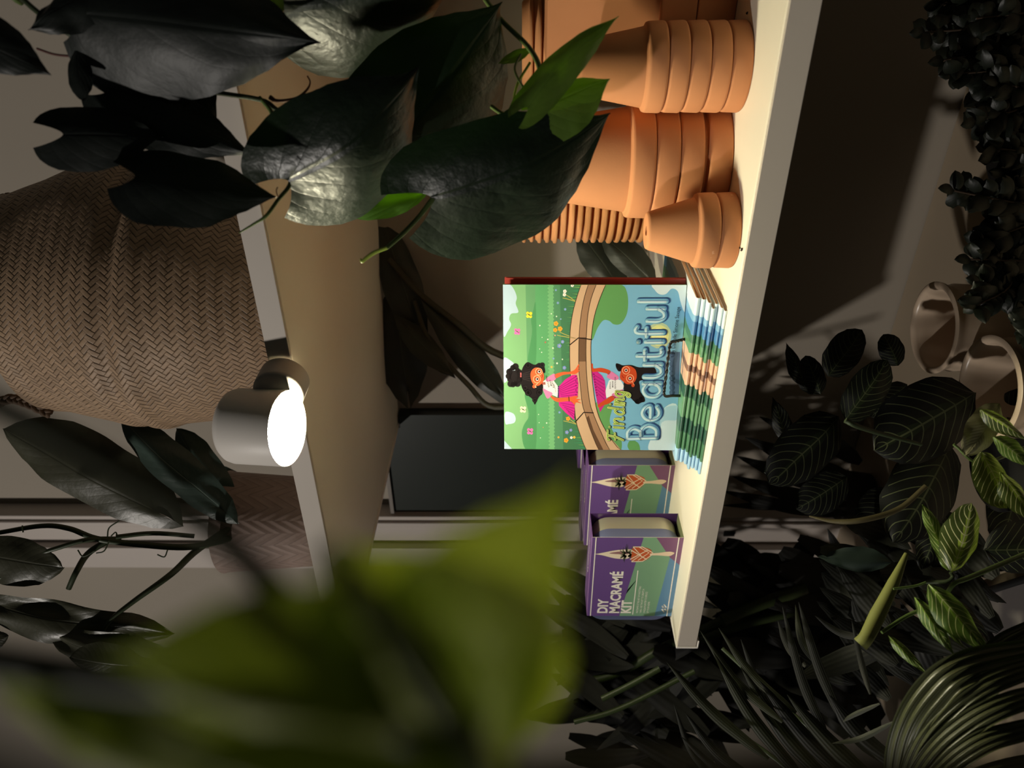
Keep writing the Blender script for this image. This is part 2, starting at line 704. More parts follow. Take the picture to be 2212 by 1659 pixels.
def square_planter(x0, x1, y0, y1, z0, hr, H, label):
    t = thing('square_planter', ((x0 + x1) / 2, (y0 + y1) / 2, z0), label, 'planter', 'nested square planters')
    a, c = (x1 - x0) / 2, (y1 - y0) / 2
    b = MB()
    def ring(e, z):
        return [(-a + e, -c + e, z), (a - e, -c + e, z), (a - e, c - e, z), (-a + e, c - e, z)]
    b.grid([ring(.006, 0), ring(0, 0), ring(0, hr), ring(.007, hr)], closed=True)
    b.build('rim', TERRA, t, smooth=False, local=True, bevel=.0025, seg=3)
    b = MB()
    b.grid([ring(.007, hr), ring(.017, H)], closed=True)
    b.poly(ring(.017, H))
    b.build('body', TERRA, t, smooth=False, local=True, bevel=.004, seg=3)
    return t


square_planter(-.212, .06, .925, 1.09, ZS, .042, .150, 'bottom upturned square terracotta planter with only its rim showing')
square_planter(-.212, .06, .925, 1.09, ZS + .0425, .040, .205 - .0425, 'top upturned square terracotta planter with a rough flat side')

# ---------------------------------------------------------------- flat printed artwork
class Art(MB):
    """flat print: every layer a hair above the last; map2 turns print coordinates into local points"""

    def __init__(s, map2, normal, step=3e-5):
        super().__init__()
        s.map2, s.nrm, s.step = map2, Vector(normal), step
        s.pal, s.mats = {}, []

    def col(s, rgb, rough=.35):
        if rgb not in s.pal:
            s.pal[rgb] = len(s.mats)
            s.mats.append(plain('print_%02x%02x%02x' % rgb, rgb, rough, .45))
        return s.pal[rgb]

    def pt(s, a, layer):
        return Vector(s.map2(a[0], a[1])) + s.nrm * (s.step * layer)

    def shape(s, pts, rgb, layer):
        s.poly([s.pt(p, layer) for p in pts], s.col(rgb))

    def smooth(s, pts, rgb, layer, n=5):
        q = [Vector((p[0], p[1], 0)) for p in pts]
        q = q + q[:3]
        c = catmull(q, n)
        k = len(pts)
        s.shape([(v.x, v.y) for v in c[n:n * (k + 1)]], rgb, layer)

    def disc(s, c, r, rgb, layer, n=14, rx=None):
        s.shape([(c[0] + (rx or r) * math.cos(2 * PI * k / n), c[1] + r * math.sin(2 * PI * k / n)) for k in range(n)], rgb, layer)

    def ring(s, c, r, w_, rgb, layer, n=20):
        for k in range(n):
            a0, a1 = 2 * PI * k / n, 2 * PI * (k + 1) / n
            s.shape([(c[0] + (r - w_) * math.cos(a0), c[1] + (r - w_) * math.sin(a0)), (c[0] + r * math.cos(a0), c[1] + r * math.sin(a0)),
                     (c[0] + r * math.cos(a1), c[1] + r * math.sin(a1)), (c[0] + (r - w_) * math.cos(a1), c[1] + (r - w_) * math.sin(a1))], rgb, layer)

    def stroke(s, pts, w_, rgb, layer, sm=6, taper=None):
        if sm and len(pts) > 2:
            q = [(v.x, v.y) for v in catmull([Vector((p[0], p[1], 0)) for p in pts], sm)]
        else:
            q = list(pts)
        h = w_ / 2
        n = len(q)
        L_, R_ = [], []
        for i in range(n):
            a, b = q[max(i - 1, 0)], q[min(i + 1, n - 1)]
            dx, dy = b[0] - a[0], b[1] - a[1]
            d = math.hypot(dx, dy) or 1
            hh = h if not taper else h * (taper[0] + (taper[1] - taper[0]) * i / (n - 1))
            L_.append((q[i][0] - dy / d * hh, q[i][1] + dx / d * hh))
            R_.append((q[i][0] + dy / d * hh, q[i][1] - dx / d * hh))
        for i in range(n - 1):
            s.shape([L_[i], L_[i + 1], R_[i + 1], R_[i]], rgb, layer)
        if h > .003 or True:
            m = 10
            for (cx, cy), hh in ((q[0], h * (taper[0] if taper else 1)), (q[-1], h * (taper[1] if taper else 1))):
                if hh > 0:
                    s.disc((cx, cy), hh, rgb, layer, m)

    def text(s, body, origin, xdir, ydir, size, rgb, layer, bold=0.0, squeeze=1.0):
        """text laid out in print coordinates"""
        cu = bpy.data.curves.new('t', 'FONT')
        cu.body, cu.size, cu.offset = body, 1.0, bold
        cu.resolution_u = 3
        ob = bpy.data.objects.new('t', cu)
        C.objects.link(ob)
        bpy.context.view_layer.update()
        me = ob.evaluated_get(bpy.context.evaluated_depsgraph_get()).to_mesh()
        k = len(s.v)
        for v in me.vertices:
            a = origin[0] + (xdir[0] * v.co.x * squeeze + ydir[0] * v.co.y) * size
            c = origin[1] + (xdir[1] * v.co.x * squeeze + ydir[1] * v.co.y) * size
            s.v.append(s.pt((a, c), layer))
        mi = s.col(rgb)
        for p in me.polygons:
            s.face(tuple(k + i for i in p.vertices), mi)
        ob.evaluated_get(bpy.context.evaluated_depsgraph_get()).to_mesh_clear()
        bpy.data.objects.remove(ob)
        bpy.data.curves.remove(cu)


GL = {
    'B': (.80, [[(0, 0), (0, 1.6)], [(0, 1.6), (.42, 1.58), (.62, 1.25), (.42, .9), (0, .86)], [(0, .86), (.52, .84), (.76, .45), (.52, .03), (0, 0)]]),
    'e': (.80, [[(.04, .52), (.76, .52), (.70, .86), (.40, 1.0), (.10, .8), (.02, .45), (.18, .1), (.46, 0), (.76, .14)]]),
    'a': (.76, [[(.70, .78), (.40, 1.0), (.08, .78), (.04, .30), (.30, 0), (.58, .10), (.72, .38)], [(.72, 1.0), (.72, 0)]]),
    'u': (.72, [[(.03, 1), (.03, .38), (.22, .02), (.50, .04), (.70, .36)], [(.70, 1.0), (.70, 0)]]),
    't': (.52, [[(.20, 1.45), (.20, .32), (.32, .03), (.52, .04)], [(0, 1), (.48, 1)]]),
    'i': (.06, [[(.03, 1), (.03, 0)], [(.03, 1.42), (.03, 1.44)]]),
    'f': (.50, [[(.50, 1.52), (.34, 1.62), (.18, 1.38), (.18, 0)], [(0, .98), (.42, .98)]]),
    'l': (.06, [[(.03, 1.62), (.03, 0)]]),
    'F': (.80, [[(.05, 1.45), (.15, 1.62), (.95, 1.60)], [(.48, 1.58), (.38, .8), (.12, 0)], [(.12, .82), (.72, .86)]]),
    'n': (.66, [[(.0, 1.0), (.04, .5), (0, 0)], [(.03, .5), (.22, .92), (.44, .92), (.50, .55), (.46, .1), (.66, .06)]]),
    'd': (.72, [[(.56, .72), (.32, .96), (.06, .68), (.02, .28), (.22, .0), (.44, .16), (.58, .5)], [(.66, 1.62), (.58, .5), (.56, .06), (.72, .06)]]),
    'g': (.62, [[(.56, .78), (.32, .98), (.06, .70), (.04, .32), (.24, .04), (.46, .22), (.58, .6)], [(.60, .95), (.56, -.1), (.38, -.52), (.10, -.5), (.08, -.28), (.5, -.04)]]),
}


def glyph(art, ch, x0, x1, ybase, xh, wd, rgb, layer, slant=0.0, dx=0, dy=0, sm=6, drop=0.0):
    gw, strokes = GL[ch]
    for st in strokes:
        pts = []
        for (gx, gy) in st:
            px = x0 + (gx / gw) * (x1 - x0) if gw > .1 else (x0 + x1) / 2
            py = ybase - gy * xh
            pts.append((px + slant * gy * xh + dx, py + drop * px + dy))
        art.stroke(pts, wd, rgb, layer, sm)


# homography from the traced corners of the book front to the unit square
def solve(A, b_):
    n = len(b_)
    Mx = [r[:] + [b_[i]] for i, r in enumerate(A)]
    for i in range(n):
        p = max(range(i, n), key=lambda k: abs(Mx[k][i]))
        Mx[i], Mx[p] = Mx[p], Mx[i]
        for k in range(n):
            if k != i:
                f = Mx[k][i] / Mx[i][i]
                Mx[k] = [x - f * y for x, y in zip(Mx[k], Mx[i])]
    return [Mx[i][n] / Mx[i][i] for i in range(n)]


def homog(src, dst):
    A, b_ = [], []
    for (x, y), (u, v) in zip(src, dst):
        A.append([x, y, 1, 0, 0, 0, -u * x, -u * y]); b_.append(u)
        A.append([0, 0, 0, x, y, 1, -v * x, -v * y]); b_.append(v)
    h = solve(A, b_)
    def f(x, y):
        w_ = h[6] * x + h[7] * y + 1
        return (h[0] * x + h[1] * y + h[2]) / w_, (h[3] * x + h[4] * y + h[5]) / w_
    return f


HC = homog([(140, 1610), (140, 265), (1720, 270), (1610, 1660)], [(0, 0), (1, 0), (1, 1), (0, 1)])


def cover_art(W, H, z):
    """print coordinates are the traced coordinates of the cover; local: x across, z up, facing -y"""
    def m2(x, y):
        a, c = HC(x, y)
        a, c = min(max(a, 0), 1), min(max(c, 0), 1)
        return (a * W, 0, H - c * H)
    A = Art(m2, (0, -1, 0))
    G1, G2, G3, G4 = (124, 172, 122), (100, 152, 108), (84, 138, 100), (70, 120, 86)
    sky = (178, 200, 218)
    A.shape([(140, 265), (1720, 270), (1610, 1660), (140, 1610)], G2, 0)
    A.shape([(140, 265), (330, 265), (345, 1612), (140, 1610)], G1, 1)
    A.smooth([(415, 430), (412, 900), (345, 895), (358, 790), (382, 650), (374, 550), (392, 480)], (78, 140, 92), 2)
    A.smooth([(405, 1150), (405, 1625), (318, 1615), (288, 1500), (305, 1420), (352, 1340), (335, 1260), (318, 1160)], (78, 140, 92), 2)
    A.shape([(412, 265), (520, 265), (520, 1630), (400, 1625)], (92, 158, 106), 1)
    A.shape([(560, 265), (800, 265), (720, 700), (720, 1200), (840, 1640), (560, 1630)], G3, 2)
    zz = [(512 + (16 if k % 2 else 0), 265 + k * 15) for k in range(92)]
    A.shape(zz + [(570 - (10 if k % 2 else 0), 265 + (91 - k) * 15) for k in range(92)], (116, 176, 122), 3)
    A.shape([(620, 265), (800, 265), (720, 700), (720, 1200), (840, 1640), (640, 1630)], G4, 3)
    for k in range(70):
        y = 270 + k * 19.5
        if 900 < y < 1240:
            continue
        x = 700 + 60 * abs((y - 780) / 600)
        A.shape([(x + 60, y - 4), (x - R.uniform(10, 60), y + R.uniform(-14, 14)), (x + 60, y + 5)], R.choice([(96, 180, 104), (60, 150, 110), (128, 176, 84)]), 4)
    A.smooth([(140, 262), (200, 265), (236, 310), (256, 370), (246, 420), (268, 490), (208, 502), (190, 545), (206, 590), (180, 640), (138, 668)], sky, 4)
    A.smooth([(138, 868), (200, 885), (240, 930), (232, 990), (180, 1040), (138, 1056)], sky, 4)
    A.smooth([(150, 1308), (215, 1318), (238, 1360), (225, 1396), (180, 1406), (150, 1400)], sky, 4)
    A.shape([(140, 1540), (205, 1612), (140, 1612)], sky, 4)
    # stone arch and water
    outer = [(800, 265), (760, 380), (725, 510), (705, 650), (700, 800), (702, 960), (716, 1100), (735, 1250), (752, 1400), (790, 1520), (838, 1645)]
    inner = [(1012, 265), (960, 385), (915, 520), (892, 650), (882, 780), (886, 960), (900, 1120), (925, 1280), (965, 1400), (1040, 1530), (1140, 1662)]
    A.shape(inner + [(1610, 1660), (1720, 270)], (122, 178, 212), 2)
    A.smooth([(1000, 262), (1150, 268), (1196, 330), (1206, 430), (1190, 520), (1140, 590), (1080, 594), (1040, 565), (990, 562), (940, 625), (902, 712), (880, 700), (890, 560), (940, 380)],
             (98, 154, 92), 3)
    A.smooth([(920, 1250), (1020, 1236), (1062, 1290), (1042, 1400), (1078, 1500), (1142, 1562), (1135, 1650), (1060, 1600), (960, 1420)], (98, 154, 92), 3)
    A.smooth([(1228, 1560), (1290, 1590), (1306, 1640), (1300, 1662), (1230, 1662), (1196, 1610)], (98, 154, 92), 3)
    A.smooth([(1430, 262), (1722, 262), (1715, 480), (1690, 482), (1662, 400), (1640, 322), (1588, 300), (1535, 345), (1480, 346), (1440, 312)], (214, 230, 238), 3)
    A.smooth([(1640, 1290), (1640, 1662), (1396, 1662), (1400, 1562), (1478, 1500), (1512, 1310)], (206, 226, 236), 3)
    A.smooth([(1512, 1310), (1660, 1290), (1640, 1400), (1500, 1420), (1440, 1600), (1470, 1500)], (170, 208, 226), 4)
    A.disc((1475, 690), 110, (190, 206, 170), 3)
    A.disc((1475, 690), 88, (226, 226, 150), 4)
    A.disc((1475, 690), 66, (244, 240, 170), 5)
    mid1 = [(862, 265), (826, 380), (800, 510), (784, 650), (778, 800), (778, 960), (790, 1100), (806, 1250), (838, 1360), (878, 1480), (945, 1645)]
    mid2 = [(930, 265), (886, 380), (858, 510), (846, 650), (840, 800), (842, 960), (852, 1100), (872, 1250), (902, 1340), (948, 1450), (1040, 1655)]
    A.shape(outer + inner[::-1], (205, 168, 136), 5)
    A.shape(mid1 + mid2[::-1], (160, 122, 94), 6)
    A.shape([(778, 700), (778, 900), (842, 900), (842, 700)], (112, 82, 62), 7)
    A.shape([(840, 1370), (878, 1480), (945, 1645), (985, 1650), (900, 1470), (860, 1350)], (98, 70, 52), 7)
    for ln in (mid1, mid2):
        A.stroke(ln, 5, (58, 40, 30), 7, 3)
    A.stroke(inner, 5, (58, 40, 30), 7, 3)
    A.stroke(outer, 5, (58, 40, 30), 7, 3)
    for ln in ([(703, 760), (775, 705), (842, 712)], [(745, 1400), (818, 1322), (900, 1328)], [(890, 720), (842, 712)]):
        A.stroke(ln, 9, (40, 28, 22), 8, 0)
    # flowers and butterflies
    for (x, y, r, c) in ((585, 585, 20, (244, 170, 60)), (620, 628, 20, (244, 170, 60)), (578, 638, 18, (244, 170, 60)), (683, 1372, 18, (244, 170, 60)), (665, 1552, 20, (244, 170, 60)),
                         (662, 320, 16, (240, 240, 240)), (658, 348, 15, (240, 240, 240)), (726, 272, 14, (240, 240, 240)), (602, 415, 11, (120, 160, 214)), (664, 468, 11, (120, 160, 214)),
                         (640, 735, 14, (130, 150, 220)), (612, 768, 18, (130, 150, 220)), (654, 950, 16, (130, 150, 220)), (672, 1485, 16, (130, 150, 220)), (706, 1468, 13, (130, 150, 220)),
                         (710, 1530, 12, (240, 240, 240)), (735, 1528, 11, (244, 200, 90)), (545, 942, 9, (244, 190, 90)), (600, 1525, 9, (244, 190, 90)), (592, 912, 8, (235, 240, 230)),
                         (562, 872, 9, (120, 160, 214)), (466, 697, 4, (235, 240, 230)), (448, 600, 6, (235, 240, 230)), (514, 714, 6, (235, 240, 230)), (558, 786, 7, (235, 240, 230)),
                         (432, 1332, 4, (235, 240, 230)), (436, 1400, 4, (235, 240, 230)), (500, 1404, 6, (235, 240, 230)), (470, 1440, 4, (230, 120, 90)), (494, 738, 7, (200, 90, 90)),
                         (610, 1318, 10, (120, 160, 214)), (446, 1526, 4, (235, 240, 230)), (462, 820, 5, (235, 240, 230)), (445, 792, 4, (235, 240, 230)), (586, 310, 9, (120, 160, 214)),
                         (590, 526, 6, (235, 240, 230)), (626, 548, 7, (120, 160, 214)), (546, 504, 5, (235, 240, 230)), (576, 682, 6, (250, 180, 160)), (638, 880, 6, (235, 240, 230))):
        for k in range(5):
            A.disc((x + r * .55 * math.cos(k * 1.257), y + r * .55 * math.sin(k * 1.257)), r * .5, c, 6, 8)
        A.disc((x, y), r * .25, (200, 120, 40) if c[0] > 240 else (250, 220, 120), 7, 6)
    for (x, y, c) in ((358, 512, (238, 214, 60)), (256, 648, (226, 110, 180)), (358, 1470, (226, 110, 180)), (300, 1288, (230, 224, 190))):
        for (dx, dy) in ((-12, -14), (14, -12), (-12, 12), (12, 14)):
            A.disc((x + dx, y + dy), 13, c, 6, 10)
        A.stroke([(x - 14, y - 10), (x + 16, y + 10)], 4, (60, 50, 50), 7, 0)
    for (x, y) in ((690, 385), (640, 690), (690, 1400)):
        A.stroke([(755, y + 20), (x, y), (x - 45, y - 10)], 5, (196, 180, 90), 5)
        A.stroke([(755, y + 20), (x + 10, y - 20), (x - 25, y - 38)], 5, (196, 180, 90), 5)
    # the girl over the wall and her reflection
    hair, skin, skin2 = (32, 26, 28), (226, 98, 56), (196, 72, 36)
    A.smooth([(288, 985), (302, 940), (340, 900), (400, 922), (440, 906), (478, 932), (490, 985), (470, 1000), (474, 1080), (462, 1150),
              (430, 1196), (400, 1250), (380, 1205), (338, 1170), (300, 1125), (280, 1060), (276, 1010)], hair, 9)
    A.disc((228, 1012), 46, hair, 9, 16, 40)
    for k in range(14):
        A.disc((228 + (44 + 5 * (k % 2)) * math.cos(k * .449), 1012 + (62 + 9 * (k % 3)) * math.sin(k * .449)), 20 + 4 * (k % 3), hair, 9, 9)
    for (x, y, r) in ((345, 925, 26), (465, 925, 22), (345, 1150, 28), (400, 1212, 22), (440, 1150, 26), (320, 1110, 24)):
        A.disc((x, y), r, hair, 9)
        A.ring((x, y), r * .7, 3, (64, 56, 58), 10, 9)
    for y in (975, 995, 1015, 1035, 1055):
        A.stroke([(300, (y + 1015) / 2), (365, y)], 3, (70, 60, 62), 10, 0)
    for y in (990, 1003, 1016):
        A.disc((284, y), 6, (240, 110, 110), 11, 8)
    A.smooth([(368, 985), (400, 948), (448, 952), (478, 1000), (476, 1055), (450, 1085), (425, 1095), (392, 1085), (370, 1040)], skin, 11)
    A.disc((396, 1100), 15, skin, 11); A.disc((410, 1105), 5, (250, 210, 190), 12)
    A.shape([(462, 1068), (490, 1062), (494, 1088), (466, 1088)], skin2, 11)
    for (x, y, r) in ((437, 978, 30), (420, 1040, 32)):
        A.disc((x + 3, y), 13, (255, 250, 245), 12); A.disc((x + 4, y - 1), 9, (60, 26, 20), 13)
        A.ring((x, y), r, 4, (246, 206, 160), 14)
        A.stroke([(x - 12, y - 16), (x - 15, y), (x - 12, y + 14)], 4, (40, 20, 18), 13)
    A.stroke([(428, 1070), (402, 1098)], 4, (246, 206, 160), 14, 0)
    A.stroke([(458, 998), (466, 1012), (462, 1028)], 5, (150, 30, 40), 13)
    A.shape([(470, 1062), (500, 1040), (556, 1046), (606, 1112), (592, 1192), (530, 1162), (474, 1120)], (240, 232, 232), 11)
    A.smooth([(498, 1036), (560, 998), (576, 1012), (580, 1042), (552, 1056), (505, 1060)], (224, 130, 180), 12)
    A.smooth([(470, 1118), (510, 1136), (552, 1162), (510, 1202), (484, 1160)], (224, 130, 180), 12)
    A.text('EDUCATION', (527, 1106), (-.25, -.97), (-.97, .25), 17, (40, 36, 44), 13, .02)
    A.text('MEANS', (548, 1098), (-.25, -.97), (-.97, .25), 17, (40, 36, 44), 13, .02)
    A.text('EQUITY', (568, 1112), (-.25, -.97), (-.97, .25), 17, (40, 36, 44), 13, .02)
    A.text('for women', (584, 1146), (-.25, -.97), (-.97, .25), 15, (40, 36, 44), 13, 0)
    A.smooth([(572, 1004), (640, 984), (690, 984), (740, 968), (776, 922), (780, 938), (764, 958), (784, 950), (768, 972), (788, 970), (750, 1002), (700, 1002), (640, 1010), (582, 1034)], skin, 12)
    A.smooth([(536, 1176), (590, 1198), (690, 1194), (745, 1184), (770, 1192), (752, 1208), (794, 1214), (764, 1226), (798, 1246), (752, 1238), (738, 1256), (700, 1226), (600, 1232), (548, 1206)], skin, 12)
    A.stroke([(690, 1190), (693, 1226)], 8, (90, 50, 20), 13, 0)
    mag, mag2 = (214, 44, 146), (132, 20, 96)
    A.shape([(604, 1106), (660, 1046), (722, 1010), (758, 1010), (772, 1080), (766, 1190), (690, 1194), (604, 1196)], mag, 10)
    A.shape([(604, 1232), (700, 1226), (740, 1254), (736, 1386), (660, 1320), (606, 1262)], mag, 10)
    for k in range(7):
        A.stroke([(606 + k * 3, 1112 + k * 12), (760, 1018 + k * 26)], 4, mag2, 11, 0)
    for k in range(5):
        A.stroke([(620 + k * 16, 1240 + k * 18), (738, 1262 + k * 26)], 4, mag2, 11, 0)
    for k in range(9):
        A.disc((752 + (k % 2) * 10, 1022 + k * 19), 6, mag2, 11, 8)
    for k in range(7):
        A.disc((602, 1106 + k * 14), 7, (72, 40, 100), 12, 8)
    A.smooth([(1100, 920), (1130, 925), (1160, 936), (1230, 934), (1300, 955), (1380, 950), (1436, 962), (1452, 1010), (1440, 1060), (1310, 1066), (1306, 1110), (1312, 1160), (1342, 1200),
              (1350, 1240), (1320, 1250), (1284, 1262), (1240, 1225), (1200, 1180), (1166, 1146), (1162, 1000), (1120, 985), (1098, 950)], hair, 6)
    for (x, y, r) in ((1112, 940, 16), (1145, 962, 20), (1318, 1225, 24), (1280, 1240, 20), (1335, 1180, 20)):
        A.disc((x, y), r, hair, 6)
    A.smooth([(1132, 1040), (1142, 980), (1160, 950), (1212, 940), (1262, 968), (1278, 1010), (1274, 1052), (1244, 1088), (1196, 1094), (1160, 1072)], skin2, 7)
    A.disc((1246, 1104), 15, skin2, 7)
    for (x, y) in ((1186, 978), (1220, 1046)):
        A.disc((x, y), 13, (255, 250, 245), 8); A.disc((x, y), 9, (50, 22, 20), 9)
        A.ring((x, y), 34, 5, (250, 180, 140), 9)
    A.stroke([(1240, 1074), (1256, 1100)], 4, (250, 180, 140), 9, 0)
    A.stroke([(1150, 1020), (1158, 1034), (1168, 1040)], 6, (150, 30, 40), 8)
    A.shape([(1004, 1150), (1036, 1062), (1058, 1050), (1112, 1052), (1140, 1062), (1168, 1110), (1150, 1150), (1108, 1180), (1012, 1204)], (228, 228, 236), 6)
    A.smooth([(1018, 1028), (1052, 986), (1090, 1005), (1122, 1034), (1108, 1056), (1060, 1054)], (214, 120, 172), 7)
    A.smooth([(1160, 1140), (1150, 1168), (1106, 1222), (1060, 1180), (1100, 1158), (1140, 1140)], (214, 120, 172), 7)
    A.text('EDUCATION', (1086, 1130), (.0, -1), (.9, 0), 17, (40, 36, 44), 8, .02)
    A.text('MEANS', (1064, 1120), (.0, -1), (.9, 0), 17, (40, 36, 44), 8, .02)
    A.text('EQUITY', (1042, 1130), (.0, -1), (.9, 0), 17, (40, 36, 44), 8, .02)
    A.smooth([(886, 922), (898, 924), (904, 958), (960, 954), (1010, 964), (1052, 984), (1034, 1012), (1012, 1000), (940, 986), (890, 984)], skin2, 7)
    A.smooth([(942, 1262), (1000, 1222), (1062, 1188), (1096, 1208), (1040, 1250), (985, 1268), (950, 1286)], skin2, 7)
    A.shape([(890, 986), (932, 980), (978, 1020), (1002, 1062), (1014, 1204), (1000, 1260), (960, 1324), (936, 1250), (910, 1120)], (196, 40, 136), 6)
    for k in range(6):
        A.stroke([(905 + k * 8, 1010 + k * 32), (996, 1064 + k * 30)], 4, mag2, 7, 0)
    for k in range(9):
        A.disc((906 + k * 3.5, 1006 + k * 22), 7, mag2, 7, 8)
    # scalloped silhouette behind the stand
    for k in range(9):
        A.disc((1590, 850 + k * 40), 26, (78, 104, 138), 4, 12)
    A.shape([(1590, 830), (1660, 830), (1650, 1190), (1590, 1190)], (78, 104, 138), 4)
    # title in balloon letters, laid out across the cover
    line = [('B', 1545, 1440, 1452), ('e', 1398, 1282, 1478), ('a', 1205, 1085, 1486), ('u', 1040, 930, 1494), ('t', 892, 805, 1500), ('i', 752, 732, 1508), ('f', 695, 618, 1512),
            ('u', 572, 462, 1522), ('l', 412, 396, 1540)]
    lay = ((54, (38, 66, 120), 20, 8, -4), (46, (96, 150, 188), 21, 0, 0), (33, (146, 198, 216), 22, -3, 3), (15, (206, 228, 236), 23, -7, 6), (6, (84, 118, 168), 24, 11, -4))
    for (ch, y0, y1, yb) in line:
        xh = 150 if ch != 'B' else 158
        for (wd, rgb, ly, ox, oy) in lay:
            gw, strokes = GL[ch]
            for st in strokes:
                pts = []
                for (gx, gy) in st:
                    yy = y0 + (gx / gw) * (y1 - y0) if gw > .1 else (y0 + y1) / 2
                    pts.append((yb - gy * xh + ox, yy + oy))
                A.stroke(pts, wd, rgb, ly, 6)
    # the word over it, in a lime script
    fin = [('F', 1572, 1502, 1158), ('i', 1466, 1452, 1160), ('n', 1430, 1372, 1162), ('d', 1350, 1294, 1166), ('i', 1276, 1264, 1168), ('n', 1252, 1212, 1170), ('g', 1200, 1158, 1174)]
    for (wd, rgb, ly, ox) in ((23, (26, 40, 34), 20, 3), (17, (226, 232, 150), 21, 0), (9, (140, 170, 72), 22, 0)):
        for (ch, y0, y1, yb) in fin:
            gw, strokes = GL[ch]
            for st in strokes:
                pts = []
                for (gx, gy) in st:
                    yy = y0 + (gx / gw) * (y1 - y0) if gw > .1 else (y0 + y1) / 2
                    pts.append((yb - gy * 84 + ox, yy - gy * 8))
                A.stroke(pts, wd, rgb, ly, 5)
    A.text('By Danielle Simone Savage', (1608, 850), (.134, -.99), (-.99, -.02), 52, (24, 30, 44), 20, -.004, .72)
    return A


# cover as one flat printed sheet, shared by the standing copies
def picture_book(loc, rz, lean, W, H, th, label, group, printed=True, edge=(232, 220, 200)):
    t = thing('picture_book', loc, label, 'book', group)
    t.rotation_euler = (lean, 0, rz)
    if printed:
        A = cover_art(W, H, 0)
        b = MB(); b.box((0, .0002, 0), (W, .0010, H))
        A2 = A
        k = len(A2.mats)
        A2.mats.append(plain('cover_card', (210, 216, 214), .4))
        b.m = [k] * len(b.m)
        off = len(A2.v)
        A2.v += b.v
        for f_ in b.f:
            A2.face(tuple(off + i for i in f_), k)
        A2.build('front_cover', A2.mats, t, smooth=False, local=True)
    else:
        b = MB(); b.box((0, .0002, 0), (W, .0010, H)); b.build('front_cover', plain('cover_red', (150, 50, 44), .4), t, smooth=False, local=True)
    b = MB(); b.box((0.001, .0011, .001), (W - .001, .0011 + th, H - .001)); b.build('pages', plain('page_edge_%d' % edge[0], edge, .8, var=.1, scale=900), t, smooth=False, local=True)
    b = MB(); b.box((0, .0012 + th, 0), (W, .0020 + th, H)); b.build('back_cover', plain('cover_red' if not printed else 'cover_back', (176, 52, 44) if not printed else (84, 140, 92), .4), t, smooth=False, local=True)
    return t


BL = Vector((-.650, .808)); BRt = Vector((-.4315, .862))
brz = math.atan2(BRt.y - BL.y, BRt.x - BL.x)
BW = (BRt - BL).length
ZB = ZS + .0285
picture_book((BL.x, BL.y, ZB + .001), brz, math.radians(-1.0), BW, .228, .0022,
             'picture book standing on the wire easel showing its green and blue illustrated front', 'upright picture books')
picture_book((BL.x + .0045, BL.y + .0085, ZB + .001), brz, math.radians(-1.6), BW, .226, .0045,
             'second picture book with red edge propped behind the illustrated one', 'upright picture books', printed=False, edge=(206, 186, 164))

# ---------------------------------------------------------------- stack of picture books, folded spines to the front
def spine_mat():
    t = NT('spine_print')
    tc = t.coord('Object')
    sp = t.n('ShaderNodeSeparateXYZ')
    t.l(tc, sp.inputs[0])
    nz = t.math('MULTIPLY', t.math('SUBTRACT', t.noise(tc, 25), .5), .012)
    x = t.math('DIVIDE', t.math('ADD', sp.outputs[0], nz), .24)
    rp = t.n('ShaderNodeValToRGB')
    t.l(x, rp.inputs[0])
    rp.color_ramp.interpolation = 'CONSTANT'
    els = [(0, (160, 198, 226)), (.08, (70, 116, 84)), (.2, (40, 80, 64)), (.30, (92, 136, 100)), (.42, (48, 88, 68)), (.50, (206, 166, 138)), (.58, (128, 92, 74)), (.62, (214, 172, 142)),
           (.69, (92, 140, 100)), (.745, (64, 112, 84)), (.79, (74, 128, 176)), (.86, (124, 172, 206)), (.90, (206, 224, 232)), (.985, (214, 230, 236))]
    e = rp.color_ramp.elements
    e[0].position, e[0].color = els[0][0], srgb(els[0][1]) + (1,)
    e[1].position, e[1].color = els[1][0], srgb(els[1][1]) + (1,)
    for p, c in els[2:]:
        q = e.new(p)
        q.color = srgb(c) + (1,)
    t.base(rp.outputs[0], .3, .5)
    return t.m


SPM = spine_mat()
PAGE = plain('page_paper', (222, 196, 168), .8, var=.06, scale=40)


